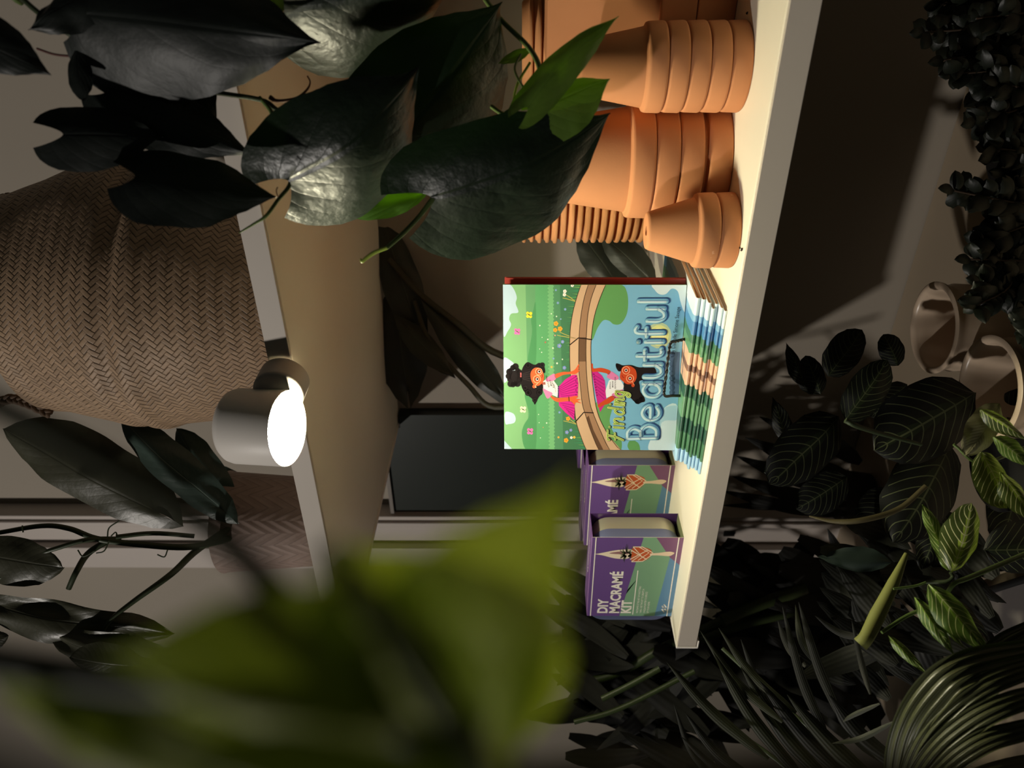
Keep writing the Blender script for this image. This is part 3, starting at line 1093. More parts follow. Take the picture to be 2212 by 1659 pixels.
def flat_book(loc, rz, Lx, Dy, th, open_, label):
    """lying book: x along the fold, fold at y=0 facing -y, leaves running back to y=Dy"""
    t = thing('stacked_picture_book', loc, label, 'book', 'picture books in the flat stack')
    t.rotation_euler = (0, 0, rz)
    # outer profile: up the back cover, round the fold, out over the front cover
    n = 9
    prof = []
    r = th / 2
    for k in range(n + 1):
        a = -PI / 2 + PI * k / n
        prof.append((r * (1 - math.cos(a)) , r + r * math.sin(a)))
    low = [(Dy, 0), (Dy * .5, 0), (r * 2.5, 0)]
    top = [(r * 2.5, th), (Dy * .12, th * .98), (Dy * .25, th * .9), (Dy * .5, th * .84), (Dy, th * .80)]
    outer = low + prof + top
    b = MB()
    rows = [[(0, y, z), (Lx, y, z)] for y, z in outer]
    b.grid(rows)
    c_ = .0005
    inner = low_in = [(Dy, c_), (Dy * .5, c_), (r * 2.5, c_)] + [(r + (r - c_) * (-math.cos(-PI / 2 + PI * k / n)), r + (r - c_) * math.sin(-PI / 2 + PI * k / n)) for k in range(n + 1)] + \
        [(r * 2.5, th - c_), (Dy * .12, th * .98 - c_), (Dy * .25, th * .9 - c_), (Dy * .5, th * .84 - c_), (Dy, th * .80 - c_)]
    b.grid([[(0, y, z), (Lx, y, z)] for y, z in inner])
    for X in (0, Lx):
        for i in range(len(outer) - 1):
            b.quad((X, *outer[i]), (X, *outer[i + 1]), (X, *inner[i + 1]), (X, *inner[i]), 0)
    b.build('cover', SPM, t, local=True, auto=50)
    pg = MB()
    g = r * 1.9 + open_
    for s_ in (0, 1):
        z0, z1 = (c_ + .0001, th * .42) if s_ == 0 else (th * .46, th * .80 - c_ - .0001)
        zf = (c_ + .0001, c_ + .0007) if s_ == 0 else (th - c_ - .0008, th - c_ - .0001)
        for X in ((.0008, Lx - .0008),):
            k = pg.verts([(X[0], g * .3, zf[0]), (X[1], g * .3, zf[0]), (X[1], g * .3, zf[1]), (X[0], g * .3, zf[1]),
                          (X[0], Dy * .22, z0), (X[1], Dy * .22, z0), (X[1], Dy * .22, z1 + (th * .06 if s_ else 0)), (X[0], Dy * .22, z1 + (th * .06 if s_ else 0)),
                          (X[0], Dy - .002, z0), (X[1], Dy - .002, z0), (X[1], Dy - .002, z1), (X[0], Dy - .002, z1)])
            for o_ in (0, 4):
                for q in ((0, 4, 5, 1), (1, 5, 6, 2), (2, 6, 7, 3), (3, 7, 4, 0)):
                    pg.face(tuple(k + o_ + i for i in q))
            pg.face((k, k + 1, k + 2, k + 3)); pg.face((k + 8, k + 11, k + 10, k + 9))
    pg.build('pages', PAGE, t, smooth=False, local=True)
    return t


z = 0.0
ths = [.0033, .0034, .0035, .0036, .0041, .0046, .0060]
for i, th in enumerate(ths):
    k = len(ths) - 1 - i
    pos = 'bottom' if i == 0 else ('topmost and puffiest' if k == 0 else ORD[k] + ' from top')
    fx = -.664 + R.uniform(-.003, .003) + (0.004 if i < 2 else 0) + i * .0008
    flat_book((fx, .772 + i * .0046 + R.uniform(-.001, .001), ZS + z + .0001), math.radians(1.0 + R.uniform(-.9, .9)), .240, .222, th, .002 * (i > 3), f'{pos} folded picture book in the flat stack under the easel')
    z += th + .00012

# wire easel
WIRE = plain('black_iron', (24, 23, 24), .35, .6)
t_ = thing('wire_easel', (BL.x, BL.y, ZB), 'black twisted wire easel holding up the illustrated book', 'easel')


def twist(pts, r, parent, name):
    path = catmull(pts, 14)
    b = MB()
    for ph in (0, PI):
        q, up = [], None
        for i, p in enumerate(path):
            t = (path[min(i + 1, len(path) - 1)] - path[max(i - 1, 0)]).normalized()
            if up is None:
                up = t.orthogonal().normalized()
            up = (up - t * up.dot(t)).normalized()
            a = ph + i * .55
            q.append(p + (up * math.cos(a) + t.cross(up) * math.sin(a)) * r)
        tube(b, q, r, 6, 0)
    return b.build(name, WIRE, parent)


def onbook(x, y, off):
    """point seen at x, y on a plane parallel to the book front"""
    n = Vector((math.sin(brz), -math.cos(brz), 0))
    p0 = Vector((BL.x, BL.y, 0)) + n * off
    r = ray(x, y)
    return CAM + r * ((p0 - CAM).dot(n) / r.dot(n))


twist([onbook(1478, 733, .012), onbook(1462, 737, .014), onbook(1449, 741, .016), onbook(1444, 765, .017), onbook(1440, 800, .017), onbook(1436, 832, .016), onbook(1434, 850, .016)], .0011, t_, 'retaining_loop')
b = MB()
tube(b, [onbook(1434, 850, .016), onbook(1438, 856, .015), onbook(1452, 855, .013), onbook(1470, 855, .010)], .0018)
tube(b, [onbook(1449, 739, .016), onbook(1462, 736, .014), onbook(1480, 732, .010)], .0017)
b.build('loop_arm', WIRE, t_)
b = MB()
dv = Vector((math.cos(brz), math.sin(brz), 0)); nv = Vector((-math.sin(brz), math.cos(brz), 0))
o3 = Vector((BL.x, BL.y, ZB))
b2 = [o3 + dv * .01 - nv * .002 + Vector((0, 0, -.0012)), o3 + dv * .215 - nv * .002 + Vector((0, 0, -.0012))]
tube(b, b2, .0017)
b.build('base_bar', WIRE, t_)
for k in (.075, .155):
    b = MB()
    tube(b, [o3 + dv * k + nv * .030 + Vector((0, 0, .18)), o3 + dv * k + nv * .036 + Vector((0, 0, .09)), o3 + dv * k + nv * .06 + Vector((0, 0, .002))], .0016)
    b.build('back_leg', WIRE, t_)

# ---------------------------------------------------------------- craft kits: a printed sleeve round a tin
SILV = plain('tin_metal', (186, 182, 164), .38, .5, metal=.55)
BLUET = plain('tin_lid_blue', (112, 120, 158), .38, .5, metal=.35)
KW, KD, KH = .171, .050, .132


def rrect(w_, h, r, n=6):
    out = []
    for (cx, cz, a0) in ((w_ - r, h - r, 0), (r, h - r, PI / 2), (r, r, PI), (w_ - r, r, 1.5 * PI)):
        for k in range(n + 1):
            a = a0 + PI / 2 * k / n
            out.append((cx + r * math.cos(a), cz + r * math.sin(a)))
    return out


def kit(loc, label, rz=0.0):
    t = thing('craft_kit', loc, label, 'kit', 'boxed craft kits', rz)
    W, D, H = KW, KD, KH

    def m2(a, c):
        bow = -.0018 * math.sin(PI * min(max(c, 0), 1))
        return (a * W, bow * 0, H - c * H)
    A = Art(m2, (0, -1, 0))
    pur, pur2, grn, blu, mau, ln = (106, 76, 138), (76, 50, 112), (124, 164, 132), (98, 140, 176), (128, 86, 122), (246, 240, 230)
    A.shape([(0, 0), (1, 0), (1, 1), (0, 1)], pur, 0)
    A.shape([(0, .2), (.5, .55), (.2, .385), (0, .385)], pur, 1)
    A.shape([(1, .56), (1, .70), (.76, .88), (0, .80), (0, .385)], grn, 1)
    A.shape([(1, .70), (1, 1), (.67, 1), (.76, .88)], mau, 1)
    A.shape([(.76, .88), (.67, 1), (0, 1), (0, .80)], blu, 1)
    for c in (.035, .94):
        A.shape([(0, c), (1, c), (1, c + .012), (0, c + .012)], ln, 8)
    A.shape([(.02, .535), (.60, .535), (.60, .545), (.02, .545)], ln, 3)
    sx = H / W
    A.text('DIY', (.035, .235), (sx, 0), (0, -1), .165, ln, 4, .034, .92)
    A.text('MACRAMÉ', (.035, .375), (sx, 0), (0, -1), .165, ln, 4, .034, .92)
    A.text('KIT', (.035, .512), (sx, 0), (0, -1), .165, ln, 4, .034, .92)
    for k, s_ in enumerate(('MACRAME IS THE ART OF KNOTTING', 'YARN. USE THIS KIT TO CREATE A', 'UNIQUE PLANTER TO SPRUCE', 'UP YOUR HOME')):
        A.text(s_, (.04, .600 + k * .042), (sx, 0), (0, -1), .034, ln, 4, 0, .8)
    for q in ([(.06, .905), (.095, .875), (.10, .905), (.135, .875)], [(.08, .925), (.115, .895), (.12, .925), (.155, .895)]):
        A.stroke(q, .016, ln, 4, 0)
    # hanging planter picture
    rope = (238, 222, 196)
    cx = .80
    A.smooth([(cx, .045), (cx + .012, .10), (cx + .05, .28), (cx + .06, .46), (cx + .03, .46), (cx - .02, .44), (cx - .055, .40), (cx - .05, .27), (cx - .012, .12)], rope, 5)
    A.smooth([(cx + .01, .2), (cx + .035, .32), (cx + .03, .42), (cx - .0, .40)], (150, 110, 110), 6)
    for k in range(44):
        a = R.uniform(0, 2 * PI)
        l_ = R.uniform(.05, .12)
        A.stroke([(cx + .02 * math.cos(a), .40 + .03 * math.sin(a)), (cx + l_ * .6 * math.cos(a), .40 + l_ * .8 * math.sin(a)), (cx + l_ * math.cos(a) + .01, .41 + l_ * math.sin(a))], .012,
                 R.choice([(70, 78, 50), (104, 112, 74), (46, 52, 34)]), 7, 3, (1, .2))
    A.smooth([(cx + .085, .46), (cx + .09, .56), (cx + .06, .65), (cx + .02, .67), (cx - .04, .65), (cx - .085, .58), (cx - .085, .46), (cx, .45)], (196, 92, 52), 8)
    for q in ([(cx + .085, .46), (cx - .01, .55), (cx - .085, .46)], [(cx + .09, .52), (cx + .02, .64), (cx - .07, .53)], [(cx - .06, .44), (cx + .05, .62)], [(cx + .05, .44), (cx - .06, .62)],
              [(cx + .09, .46), (cx + .09, .56), (cx + .02, .68)], [(cx - .09, .46), (cx - .085, .58), (cx, .68)]):
        A.stroke(q, .010, rope, 9, 0)
    A.smooth([(cx + .012, .66), (cx + .02, .75), (cx + .035, .86), (cx + .02, .92), (cx - .005, .90), (cx - .02, .86), (cx - .012, .75), (cx - .010, .66)], (230, 206, 180), 9)
    # card sleeve walls with real thickness, open at both ends
    e = .0007
    k0 = A.col((116, 80, 148)); k1 = A.col((228, 220, 204)); k2 = A.col((74, 46, 104)); k3 = A.col((126, 132, 100))
    for (lo, hi, mi) in (((0, .0002, 0), (W, e, H), k1), ((0, D - e, 0), (W, D, H), k2), ((0, e, H - e), (W, D - e, H), k0), ((0, e, 0), (W, D - e, e), k3)):
        A.box(lo, hi, mi)
    # top face print
    def m3(a, c):
        return (a * W, e + c * (D - 2 * e), H)
    T = Art(m3, (0, 0, 1))
    T.pal, T.mats, T.v, T.f, T.m, T.uv = A.pal, A.mats, A.v, A.f, A.m, A.uv
    T.shape([(0, 0), (1, 0), (1, .22), (0, .22)], (146, 102, 176), 1)
    T.shape([(0, .22), (1, .22), (1, .30), (0, .30)], (78, 48, 108), 2)
    T.shape([(0, .78), (1, .78), (1, .80), (0, .80)], ln, 2)
    T.stroke([(.40, .62), (.43, .50), (.44, .62), (.47, .50)], .035, ln, 2, 0)
    T.text('macrame kit', (.49, .62), (D / W, 0), (0, -1), .22, ln, 2, .01)
    A.build('sleeve', A.mats, t, smooth=False, local=True)
    # tin: deep base and shallow lid, rounded at its ends
    r = .026
    def shell(x0, x1, y0, y1, z0, z1, rr, name, m, par=None):
        b = MB()
        n = 5
        rows = []
        ed = .0022
        for (y, ins) in ((y0, ed * 1.2), (y0 + ed * .35, ed * .3), (y0 + ed, 0), (y1 - ed, 0), (y1 - ed * .35, ed * .3), (y1, ed * 1.2)):
            rows.append([(x0 + ins + px, y, z0 + ins + pz) for px, pz in rrect(x1 - x0 - 2 * ins, z1 - z0 - 2 * ins, rr - ins)])
        b.grid(rows, closed=True)
        b.poly(rows[0][::-1]); b.poly(rows[-1])
        return b.build(name, m, par or t, local=True, auto=40)
    tb_ = shell(-.012, W - .004, .016, D - .0025, .003, H - .003, r, 'tin_base', SILV)
    shell(-.0135, W - .0025, .0022, .022, .0015, H - .0015, r + .0012, 'tin_lid', BLUET, tb_)
    return t


K = kit((-.976, .8005, ZS), 'purple craft kit standing foremost at the open end of the shelf')
for (x, y, lab) in ((-.930, .907, 'purple craft kit just behind the foremost one, half hidden by it'),
                    (-.984, .970, 'purple craft kit at the shelf end showing only a thin purple edge'),
                    (-.915, 1.085, 'rearmost purple craft kit nearly hidden behind the upright book')):
    c = copy_tree(K)
    c.location = (x, y, ZS)
    c['label'] = lab

# ---------------------------------------------------------------- puck lamp on the shelf front
LC = P(622, 925, .868)
RL = .0435
t_ = thing('puck_spotlight', LC, 'lit white puck spotlight clipped to the front of the upper shelf', 'lamp')
b = MB()
HB = .072
b.revolve([(RL - .003, .002), (RL - .0006, 0), (RL, .002), (RL, HB - .012), (RL - .0015, HB - .006), (RL - .005, HB - .0015), (RL - .011, HB), (.001, HB)], n=64)
b.revolve([(RL - .003, .002), (RL - .004, .008), (.001, .008)], n=64)
body = b.build('housing', plain('lamp_white', (236, 230, 222), .45, .4), t_, local=True, auto=40)
b = MB()
b.revolve([(.0005, .0012), (RL - .0035, .0012)], n=64)
b.revolve([(RL - .0035, .0012), (RL - .0035, .007), (.0005, .007)], n=64)
em = NT('lamp_diffuser')
em.b.inputs['Emission Color'].default_value = (1.0, .93, .64, 1)
em.b.inputs['Emission Strength'].default_value = 285
dif = b.build('diffuser', em.m, body, local=True)
nrm = -(UP * .975) - FW * .22 - RT * .03
q = (-nrm).to_track_quat('Z', 'Y')
for o in (body,):
    o.rotation_mode = 'QUATERNION'
    o.rotation_quaternion = q
# swivel mount between lamp and shelf
mc = PY(606, 838, YF - .020)
b = MB()
rows = []
m_r = .029
for (y, r_) in ((-.012, .001), (-.012, m_r - .003), (-.0105, m_r - .0008), (-.008, m_r), (.0185, m_r)):
    rows.append([(mc.x + r_ * math.cos(a * 2 * PI / 40), mc.y + y, mc.z + r_ * math.sin(a * 2 * PI / 40)) for a in range(40)])
b.grid(rows, closed=True)
b.build('swivel_mount', plain('lamp_grey', (190, 184, 178), .45), t_, auto=40)
b = MB(); tube(b, [mc + Vector((0, -.006, 0)), Vector(LC) + Vector((.020, .0, .022))], .007, 10, 2); b.build('swivel_arm', plain('lamp_grey', (190, 184, 178), .45), t_)

# ---------------------------------------------------------------- large woven basket on the upper shelf
WV = weavemat('seagrass_weave', (172, 144, 116), (34, 24, 18), .0088)
zb0, zb1 = ZU + .0295, CAM.z + .80
# outline rows: image x, centre y, half height, radius depth
btab = [(0, 605, 186), (60, 628, 212), (100, 647, 243), (150, 640, 252), (200, 636, 268), (250, 632, 284), (320, 640, 297), (400, 634, 290), (500, 640, 272), (600, 646, 240), (680, 650, 215)]


def brow(v):
    for (a, c0, h0), (b_, c1, h1) in zip(btab, btab[1:]):
        if v <= b_:
            k = (v - a) / (b_ - a)
            return c0 + (c1 - c0) * k, h0 + (h1 - h0) * k
    return btab[-1][1:]


tb = thing('woven_basket', (0, 0, 0), 'large slouching woven seagrass basket on the upper shelf beside the lit lamp', 'basket')
rows, uvs = [], []
DB = 1.060
NB = 96
base0 = P(600, 640, DB)
tb.location = (base0.x, base0.y, zb0)
nz = 60
rad_out, zlist = [], []
for i in range(nz + 1):
    z_ = zb0 + (zb1 - zb0) * i / nz
    v = max(1129 - (z_ - CAM.z) * F / DB, -60)
    c0, h0 = brow(max(v, 0))
    if v < 0:
        h0 += v * .6
    cpt = CAM + FW * DB + RT * ((829.5 - c0) / F * DB)
    rad = h0 / F * DB * .985
    if z_ - zb0 < .03:
        rad *= .93 + .07 * math.sqrt((z_ - zb0) / .03)
    seam = .5 - (z_ - CAM.z)
    row, uvr = [], []
    for a in range(NB):
        th = 2 * PI * a / NB
        zs = (z_ - CAM.z) - (.500 + .012 * math.sin(th * 2 + 1))
        cre = -.007 * math.exp(-(zs / .012) ** 2) + (.004 * math.exp(-((zs + .02) / .014) ** 2))
        fl = noise.noise(Vector((math.cos(th) * 1.3, math.sin(th) * 1.3, z_ * 5))) * .014
        depth = .90
        rr = rad + cre + fl * (.3 + .7 * (abs(math.sin(th - YAW))))
        vx = RT * math.cos(th) * rr + Vector((FW.x, FW.y, 0)) * math.sin(th) * rr * depth
        p = Vector((cpt.x, cpt.y, z_)) + vx
        row.append(p)
        s_ = 1 if zs < 0 else -1
        uvr.append((th * .180, z_ + (.0 if s_ > 0 else .0)))
    rows.append(row)
    uvs.append(uvr)
b = MB()
k = b.verts([p for r_ in rows for p in r_])
for i in range(nz):
    for j in range(NB):
        j2 = (j + 1) % NB
        u2 = (uvs[i][j][0] + 2 * PI / NB * .180)
        b.face((k + i * NB + j, k + i * NB + j2, k + (i + 1) * NB + j2, k + (i + 1) * NB + j), 0,
               (uvs[i][j], (u2, uvs[i][j2][1]), (u2, uvs[i + 1][j2][1]), uvs[i + 1][j]))
b.poly(rows[0][::-1])
b.build('body', WV, tb)
BR = plain('braid', (120, 96, 78), .7, var=.3, scale=60, bump=.5, bscale=300)


def braid(pts, r, parent, name):
    path = catmull(pts, 16)
    b = MB()
    for ph in range(3):
        q, up = [], None
        for i, p in enumerate(path):
            t = (path[min(i + 1, len(path) - 1)] - path[max(i - 1, 0)]).normalized()
            if up is None:
                up = t.orthogonal().normalized()
            up = (up - t * up.dot(t)).normalized()
            a = i * .42 + ph * 2 * PI / 3
            q.append(p + up * math.cos(a) * r + t.cross(up) * math.sin(2 * a) * r * .5)
        tube(b, q, r * .7, 6, 0)
    return b.build(name, BR, parent)


braid([P(75, 872, 1.06), P(105, 893, 1.05), P(60, 872, 1.04), P(20, 862, 1.04), P(-30, 880, 1.05), P(-60, 850, 1.06)], .0042, tb, 'handle')
braid([P(80, 415, 1.07), P(45, 425, 1.05), P(10, 428, 1.05), P(-20, 440, 1.05), P(-70, 470, 1.06)], .0042, tb, 'handle')

# ---------------------------------------------------------------- plant glyphs: leaf materials
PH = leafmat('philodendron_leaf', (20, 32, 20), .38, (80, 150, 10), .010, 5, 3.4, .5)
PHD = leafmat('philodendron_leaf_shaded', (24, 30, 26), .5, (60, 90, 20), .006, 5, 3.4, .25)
PHL = leafmat('philodendron_leaf_young_lit', (92, 120, 46), .32, (120, 180, 16), .14, 6, 3.4, .3)  # young leaf, lightened: light on its underside is put into the colour
PHB = leafmat('philodendron_leaf_backlit', (60, 100, 20), .35, (90, 150, 14), .30, 7, 5.0, .2)  # backlit copy, light coming through the leaf is put into its colour
STG = plain('stem_green', (88, 108, 58), .4, .4, var=.2, scale=60)
STD = plain('stem_dark', (60, 70, 48), .45, .4, var=.2, scale=60)
STL = plain('stem_lime', (168, 190, 80), .4, .4)
BRN = plain('dry_brown', (96, 54, 30), .7)

# hanging heart-leaf vine, right of the lamp
pt = Vector((-.02, .84, ZU + .0295))
t_ = thing('heartleaf_vine', pt, 'glossy dark heart-leaf vine trailing in front of the terracotta pots', 'plant')
b = MB()
b.revolve([(.045, 0), (.060, .002), (.078, .12), (.082, .122), (.082, .135), (.074, .135), (.072, .115), (.001, .115)], pt, 40)
b.build('nursery_pot', plain('black_plastic', (30, 30, 30), .4), t_, auto=40)
A_ = dict
HL = [
    # base, tip, wl, wr, db, dt, mat, options
    ((622, 392), (905, 145), 122, 176, .665, .640, PH, A_(dl=-.030, dr=.070, arch=.14, cup=.40, lobe=.20)),
    ((930, 424), (1318, 244), 112, 184, .680, .670, PH, A_(dl=-.03, dr=.070, arch=.10, cup=.34, lobe=.22, bend=.01)),
    ((850, 312), (1084, 4), 160, 172, .700, .690, PH, A_(dl=-.020, dr=.050, arch=.08, cup=.34, lobe=.16)),
    ((612, 0), (1010, -70), 100, 205, .640, .650, PH, A_(dl=-.020, dr=.085, arch=.07, cup=.34, lobe=.12)),
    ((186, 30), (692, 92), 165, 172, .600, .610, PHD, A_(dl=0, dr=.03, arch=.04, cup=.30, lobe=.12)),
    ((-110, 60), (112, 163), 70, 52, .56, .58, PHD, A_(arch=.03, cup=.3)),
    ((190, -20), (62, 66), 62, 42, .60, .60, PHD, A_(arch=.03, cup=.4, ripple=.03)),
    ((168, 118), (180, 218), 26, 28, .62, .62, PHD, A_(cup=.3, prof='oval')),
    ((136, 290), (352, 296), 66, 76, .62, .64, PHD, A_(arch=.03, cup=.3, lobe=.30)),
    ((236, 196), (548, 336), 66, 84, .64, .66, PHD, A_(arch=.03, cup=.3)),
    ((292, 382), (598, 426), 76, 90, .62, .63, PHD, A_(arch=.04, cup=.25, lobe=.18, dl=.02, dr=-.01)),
    ((916, 412), (706, 438), 46, 60, .790, .780, PHB, A_(cup=.25, prof='oval', arch=-.03, lobe=.05)),
    ((1140, 232), (1337, 34), 44, 40, .640, .630, PHL, A_(cup=.9, arch=.03, bend=-.04)),
    ((1163, 238), (1318, 170), 46, 78, .655, .650, PHL, A_(cup=.45, arch=.05, lobe=.2)),
    ((1092, 262), (1192, 304), 20, 26, .70, .69, PHL, A_(cup=.3, prof='oval')),
    ((570, -26), (529, 68), 50, 58, .66, .66, PHL, A_(cup=.4)),
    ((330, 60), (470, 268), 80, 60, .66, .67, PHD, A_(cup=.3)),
    ((1140, 108), (1075, 138), 14, 12, .70, .70, PHL, A_(cup=.5, prof='lance')),
]
for i, (ba, ti, wl, wr, db, dt, m, kw) in enumerate(HL):
    leaf(t_, 'leaf', ba, ti, wl, wr, db, dt, m, seed=i + 1, **kw)
stem(t_, 'vine_stem', [(20, -30, .62), (100, 40, .62), (250, 130, .64), (420, 190, .66), (560, 215, .68), (600, 238, .685), (640, 246, .685), (700, 250, .69)], .0022, STD)
for wp in ([pt + Vector((-.02, -.03, .116)), pt + Vector((-.04, -.085, .150)), Vector((-.075, .70, ZU + .12)), Vector((-.085, .685, ZU - .02)), P(985, -60, .70), P(1035, -20, .70)],
           [pt + Vector((-.03, -.02, .116)), pt + Vector((-.05, -.075, .165)), Vector((-.09, .70, ZU + .15)), P(-40, -70, .62), P(20, -30, .62)]):
    b = MB()
    tube(b, wp, .0023)
    b.build('vine_stem', STG, t_)
stem(t_, 'vine_stem', [(1035, -20, .70), (1080, 40, .70), (1140, 100, .69), (1165, 145, .68), (1162, 180, .675), (1120, 225, .68), (1080, 255, .69)], .0024, STG)
stem(t_, 'vine_stem', [(700, 250, .69), (620, 330, .69), (628, 392, .675), (600, 432, .665), (575, 466, .66), (548, 484, .66), (516, 503, .66)], [.0020, .0019, .0018, .0016, .0012, .0007], STG)
stem(t_, 'petiole', [(560, 210, .68), (585, 240, .68), (590, 262, .675)], .0018, STG)
stem(t_, 'petiole', [(665, 237, .68), (672, 205, .68), (700, 194, .68), (738, 205, .69)], .0015, STG)
stem(t_, 'petiole', [(480, 290, .66), (520, 325, .66), (545, 336, .665)], .0014, STD)
stem(t_, 'petiole', [(1062, 230, .69), (1090, 248, .68), (1130, 256, .67), (1166, 243, .655)], .0020, STG)
stem(t_, 'petiole', [(1165, 150, .68), (1200, 190, .67), (1240, 250, .70)], .0015, STG)
stem(t_, 'petiole', [(1145, 135, .68), (1115, 190, .68), (1105, 270, .69)], .0012, STL)
stem(t_, 'petiole', [(1165, 150, .68), (1160, 200, .67), (1163, 238, .66)], .0014, STL)
stem(t_, 'petiole', [(1125, 118, .68), (1112, 150, .67), (1130, 190, .66), (1148, 218, .65)], .0011, STG)
stem(t_, 'growing_tip', [(937, 427, .682), (905, 468, .68), (870, 505, .675), (836, 535, .67)], [.0024, .0022, .0020, .0017], STG)
stem(t_, 'growing_tip', [(836, 535, .67), (810, 545, .67), (793, 556, .67), (782, 565, .67), (779, 559, .67)], [.0017, .0019, .0016, .0006], STL)
stem(t_, 'dry_sheath', [(583, 210, .675), (600, 218, .675), (640, 212, .675), (662, 195, .675), (670, 178, .675), (664, 164, .675)], [.0022, .0014, .0012, .0007, .0006], BRN)
stem(t_, 'aerial_root', [(80, 105, .63), (120, 118, .63), (170, 122, .63)], .0010, plain('root_red', (86, 44, 40), .7))
stem(t_, 'aerial_root', [(600, 425, .64), (597, 412, .64), (600, 404, .64)], .0005, BRN)

# ---------------------------------------------------------------- potted plant at the left end of the upper shelf
EMB = NT('embossed_grey_brown')
tc = EMB.coord('Object')
sp = EMB.n('ShaderNodeSeparateXYZ'); EMB.l(tc, sp.inputs[0])
an = EMB.math('ARCTAN2', sp.outputs[1], sp.outputs[0])
zig = EMB.math('ABSOLUTE', EMB.math('SUBTRACT', EMB.math('FRACT', EMB.math('MULTIPLY', an, 1.9)), .5))
hh = EMB.math('SINE', EMB.math('MULTIPLY', EMB.math('ADD', EMB.math('MULTIPLY', sp.outputs[2], 34), EMB.math('MULTIPLY', zig, 2.2)), 9.0))
colr = EMB.mix(EMB.math('MULTIPLY', EMB.math('GREATER_THAN', hh, .86), .25), EMB.mix(EMB.noise(tc, 40), srgb((142, 122, 112)), srgb((168, 148, 138))), srgb((70, 58, 52)))
EMB.base(colr, .6, .3)
EMB.bump(EMB.math('ADD', hh, EMB.noise(tc, 220)), .16, .002)
pc = CAM + FW * 1.16 + RT * ((829.5 - 1150) / F * 1.16)
pc.z = ZU + .0292
pc.y = max(pc.y, .86)
t_ = thing('potted_climber', pc, 'broad-leaved climbing plant in a grey brown embossed pot at the end of the upper shelf', 'plant')
b = MB()
b.revolve([(.050, 0), (.062, .001), (.066, .01), (.076, .15), (.078, .158), (.072, .160), (.069, .15), (.001, .14)], pc, 56)
b.build('embossed_pot', EMB.m, t_, auto=50)
GD = leafmat('climber_leaf', (66, 66, 50), .4, (70, 80, 40), .05, 12, 3, .25)
GE = leafmat('climber_leaf_cool', (70, 86, 78), .35, (60, 80, 40), .05, 14, 3, .3, (110, 124, 112), .02)
for i, (ba, ti, wl, wr, db, dt, m, kw) in enumerate([
    ((345, 1108), (10, 925), 62, 88, 1.12, 1.10, GD, A_(prof='maranta', cup=.3, arch=.05)),
    ((480, 1100), (262, 902), 46, 44, 1.10, 1.12, GE, A_(prof='maranta', cup=.35, arch=.05)),
    ((497, 1092), (380, 925), 34, 40, 1.14, 1.16, GE, A_(prof='maranta', cup=.25)),
    ((-60, 1190), (138, 1226), 48, 60, 1.0, 1.0, GD, A_(prof='oval', cup=.2)),
    ((-50, 1300), (378, 1368), 38, 58, 1.0, 1.02, GD, A_(prof='oval', cup=.22, ripple=.02)),
    ((400, 1432), (108, 1374), 46, 40, .98, 1.0, GD, A_(prof='oval', cup=.2, ripple=.02)),
    ((-60, 1390), (18, 1374), 20, 26, 1.0, 1.0, GD, A_(prof='oval', cup=.2)),
    ((300, 1440), (150, 1420), 30, 44, .96, .96, GD, A_(prof='oval', cup=.2)),
    ((540, 1080), (430, 1000), 30, 34, 1.22, 1.24, GE, A_(prof='lance', cup=.25)),
]):
    leaf(t_, 'leaf', ba, ti, wl, wr, db, dt, m, seed=i + 40, **kw)
stem(t_, 'vine_stem', [(530, 1150, 1.13), (470, 1170, 1.10), (400, 1182, 1.06), (300, 1176, 1.04), (210, 1164, 1.02), (150, 1142, 1.02), (90, 1136, 1.02), (-10, 1152, 1.02)], [.0052, .0048, .0044, .0040, .0034, .003], STD)
stem(t_, 'vine_stem', [(260, 1164, 1.04), (190, 1166, 1.01), (130, 1182, 1.0), (70, 1205, 1.0), (-20, 1262, 1.0)], [.0034, .003, .0024], STD)
stem(t_, 'petiole', [(232, 1168, 1.03), (190, 1196, 1.02), (165, 1235, 1.0), (148, 1272, 1.0)], [.0046, .0040, .0034], STD)
stem(t_, 'petiole', [(530, 1120, 1.13), (430, 1185, 1.08), (370, 1240, 1.02), (290, 1298, 1.0), (240, 1338, .99), (222, 1368, .99), (221, 1400, .99)], [.0052, .0046, .0034, .0024, .002], STD)
stem(t_, 'vine_stem', [(250, 1160, 1.0), (330, 1152, 1.02), (420, 1158, 1.04)], .0030, STD)
for q in ([(232, 1160, 1.0), (236, 1140, 1.0), (258, 1125, 1.0)], [(236, 1168, 1.0), (225, 1190, 1.0), (208, 1195, 1.0)], [(205, 1190, 1.0), (180, 1202, 1.0), (168, 1188, 1.0)],
          [(362, 1188, 1.0), (355, 1203, 1.0), (340, 1198, 1.0)], [(50, 1150, 1.0), (48, 1135, 1.0)], [(240, 1158, 1.0), (250, 1150, 1.0), (254, 1162, 1.0)]):
    stem(t_, 'aerial_root', q, .0009, STD)

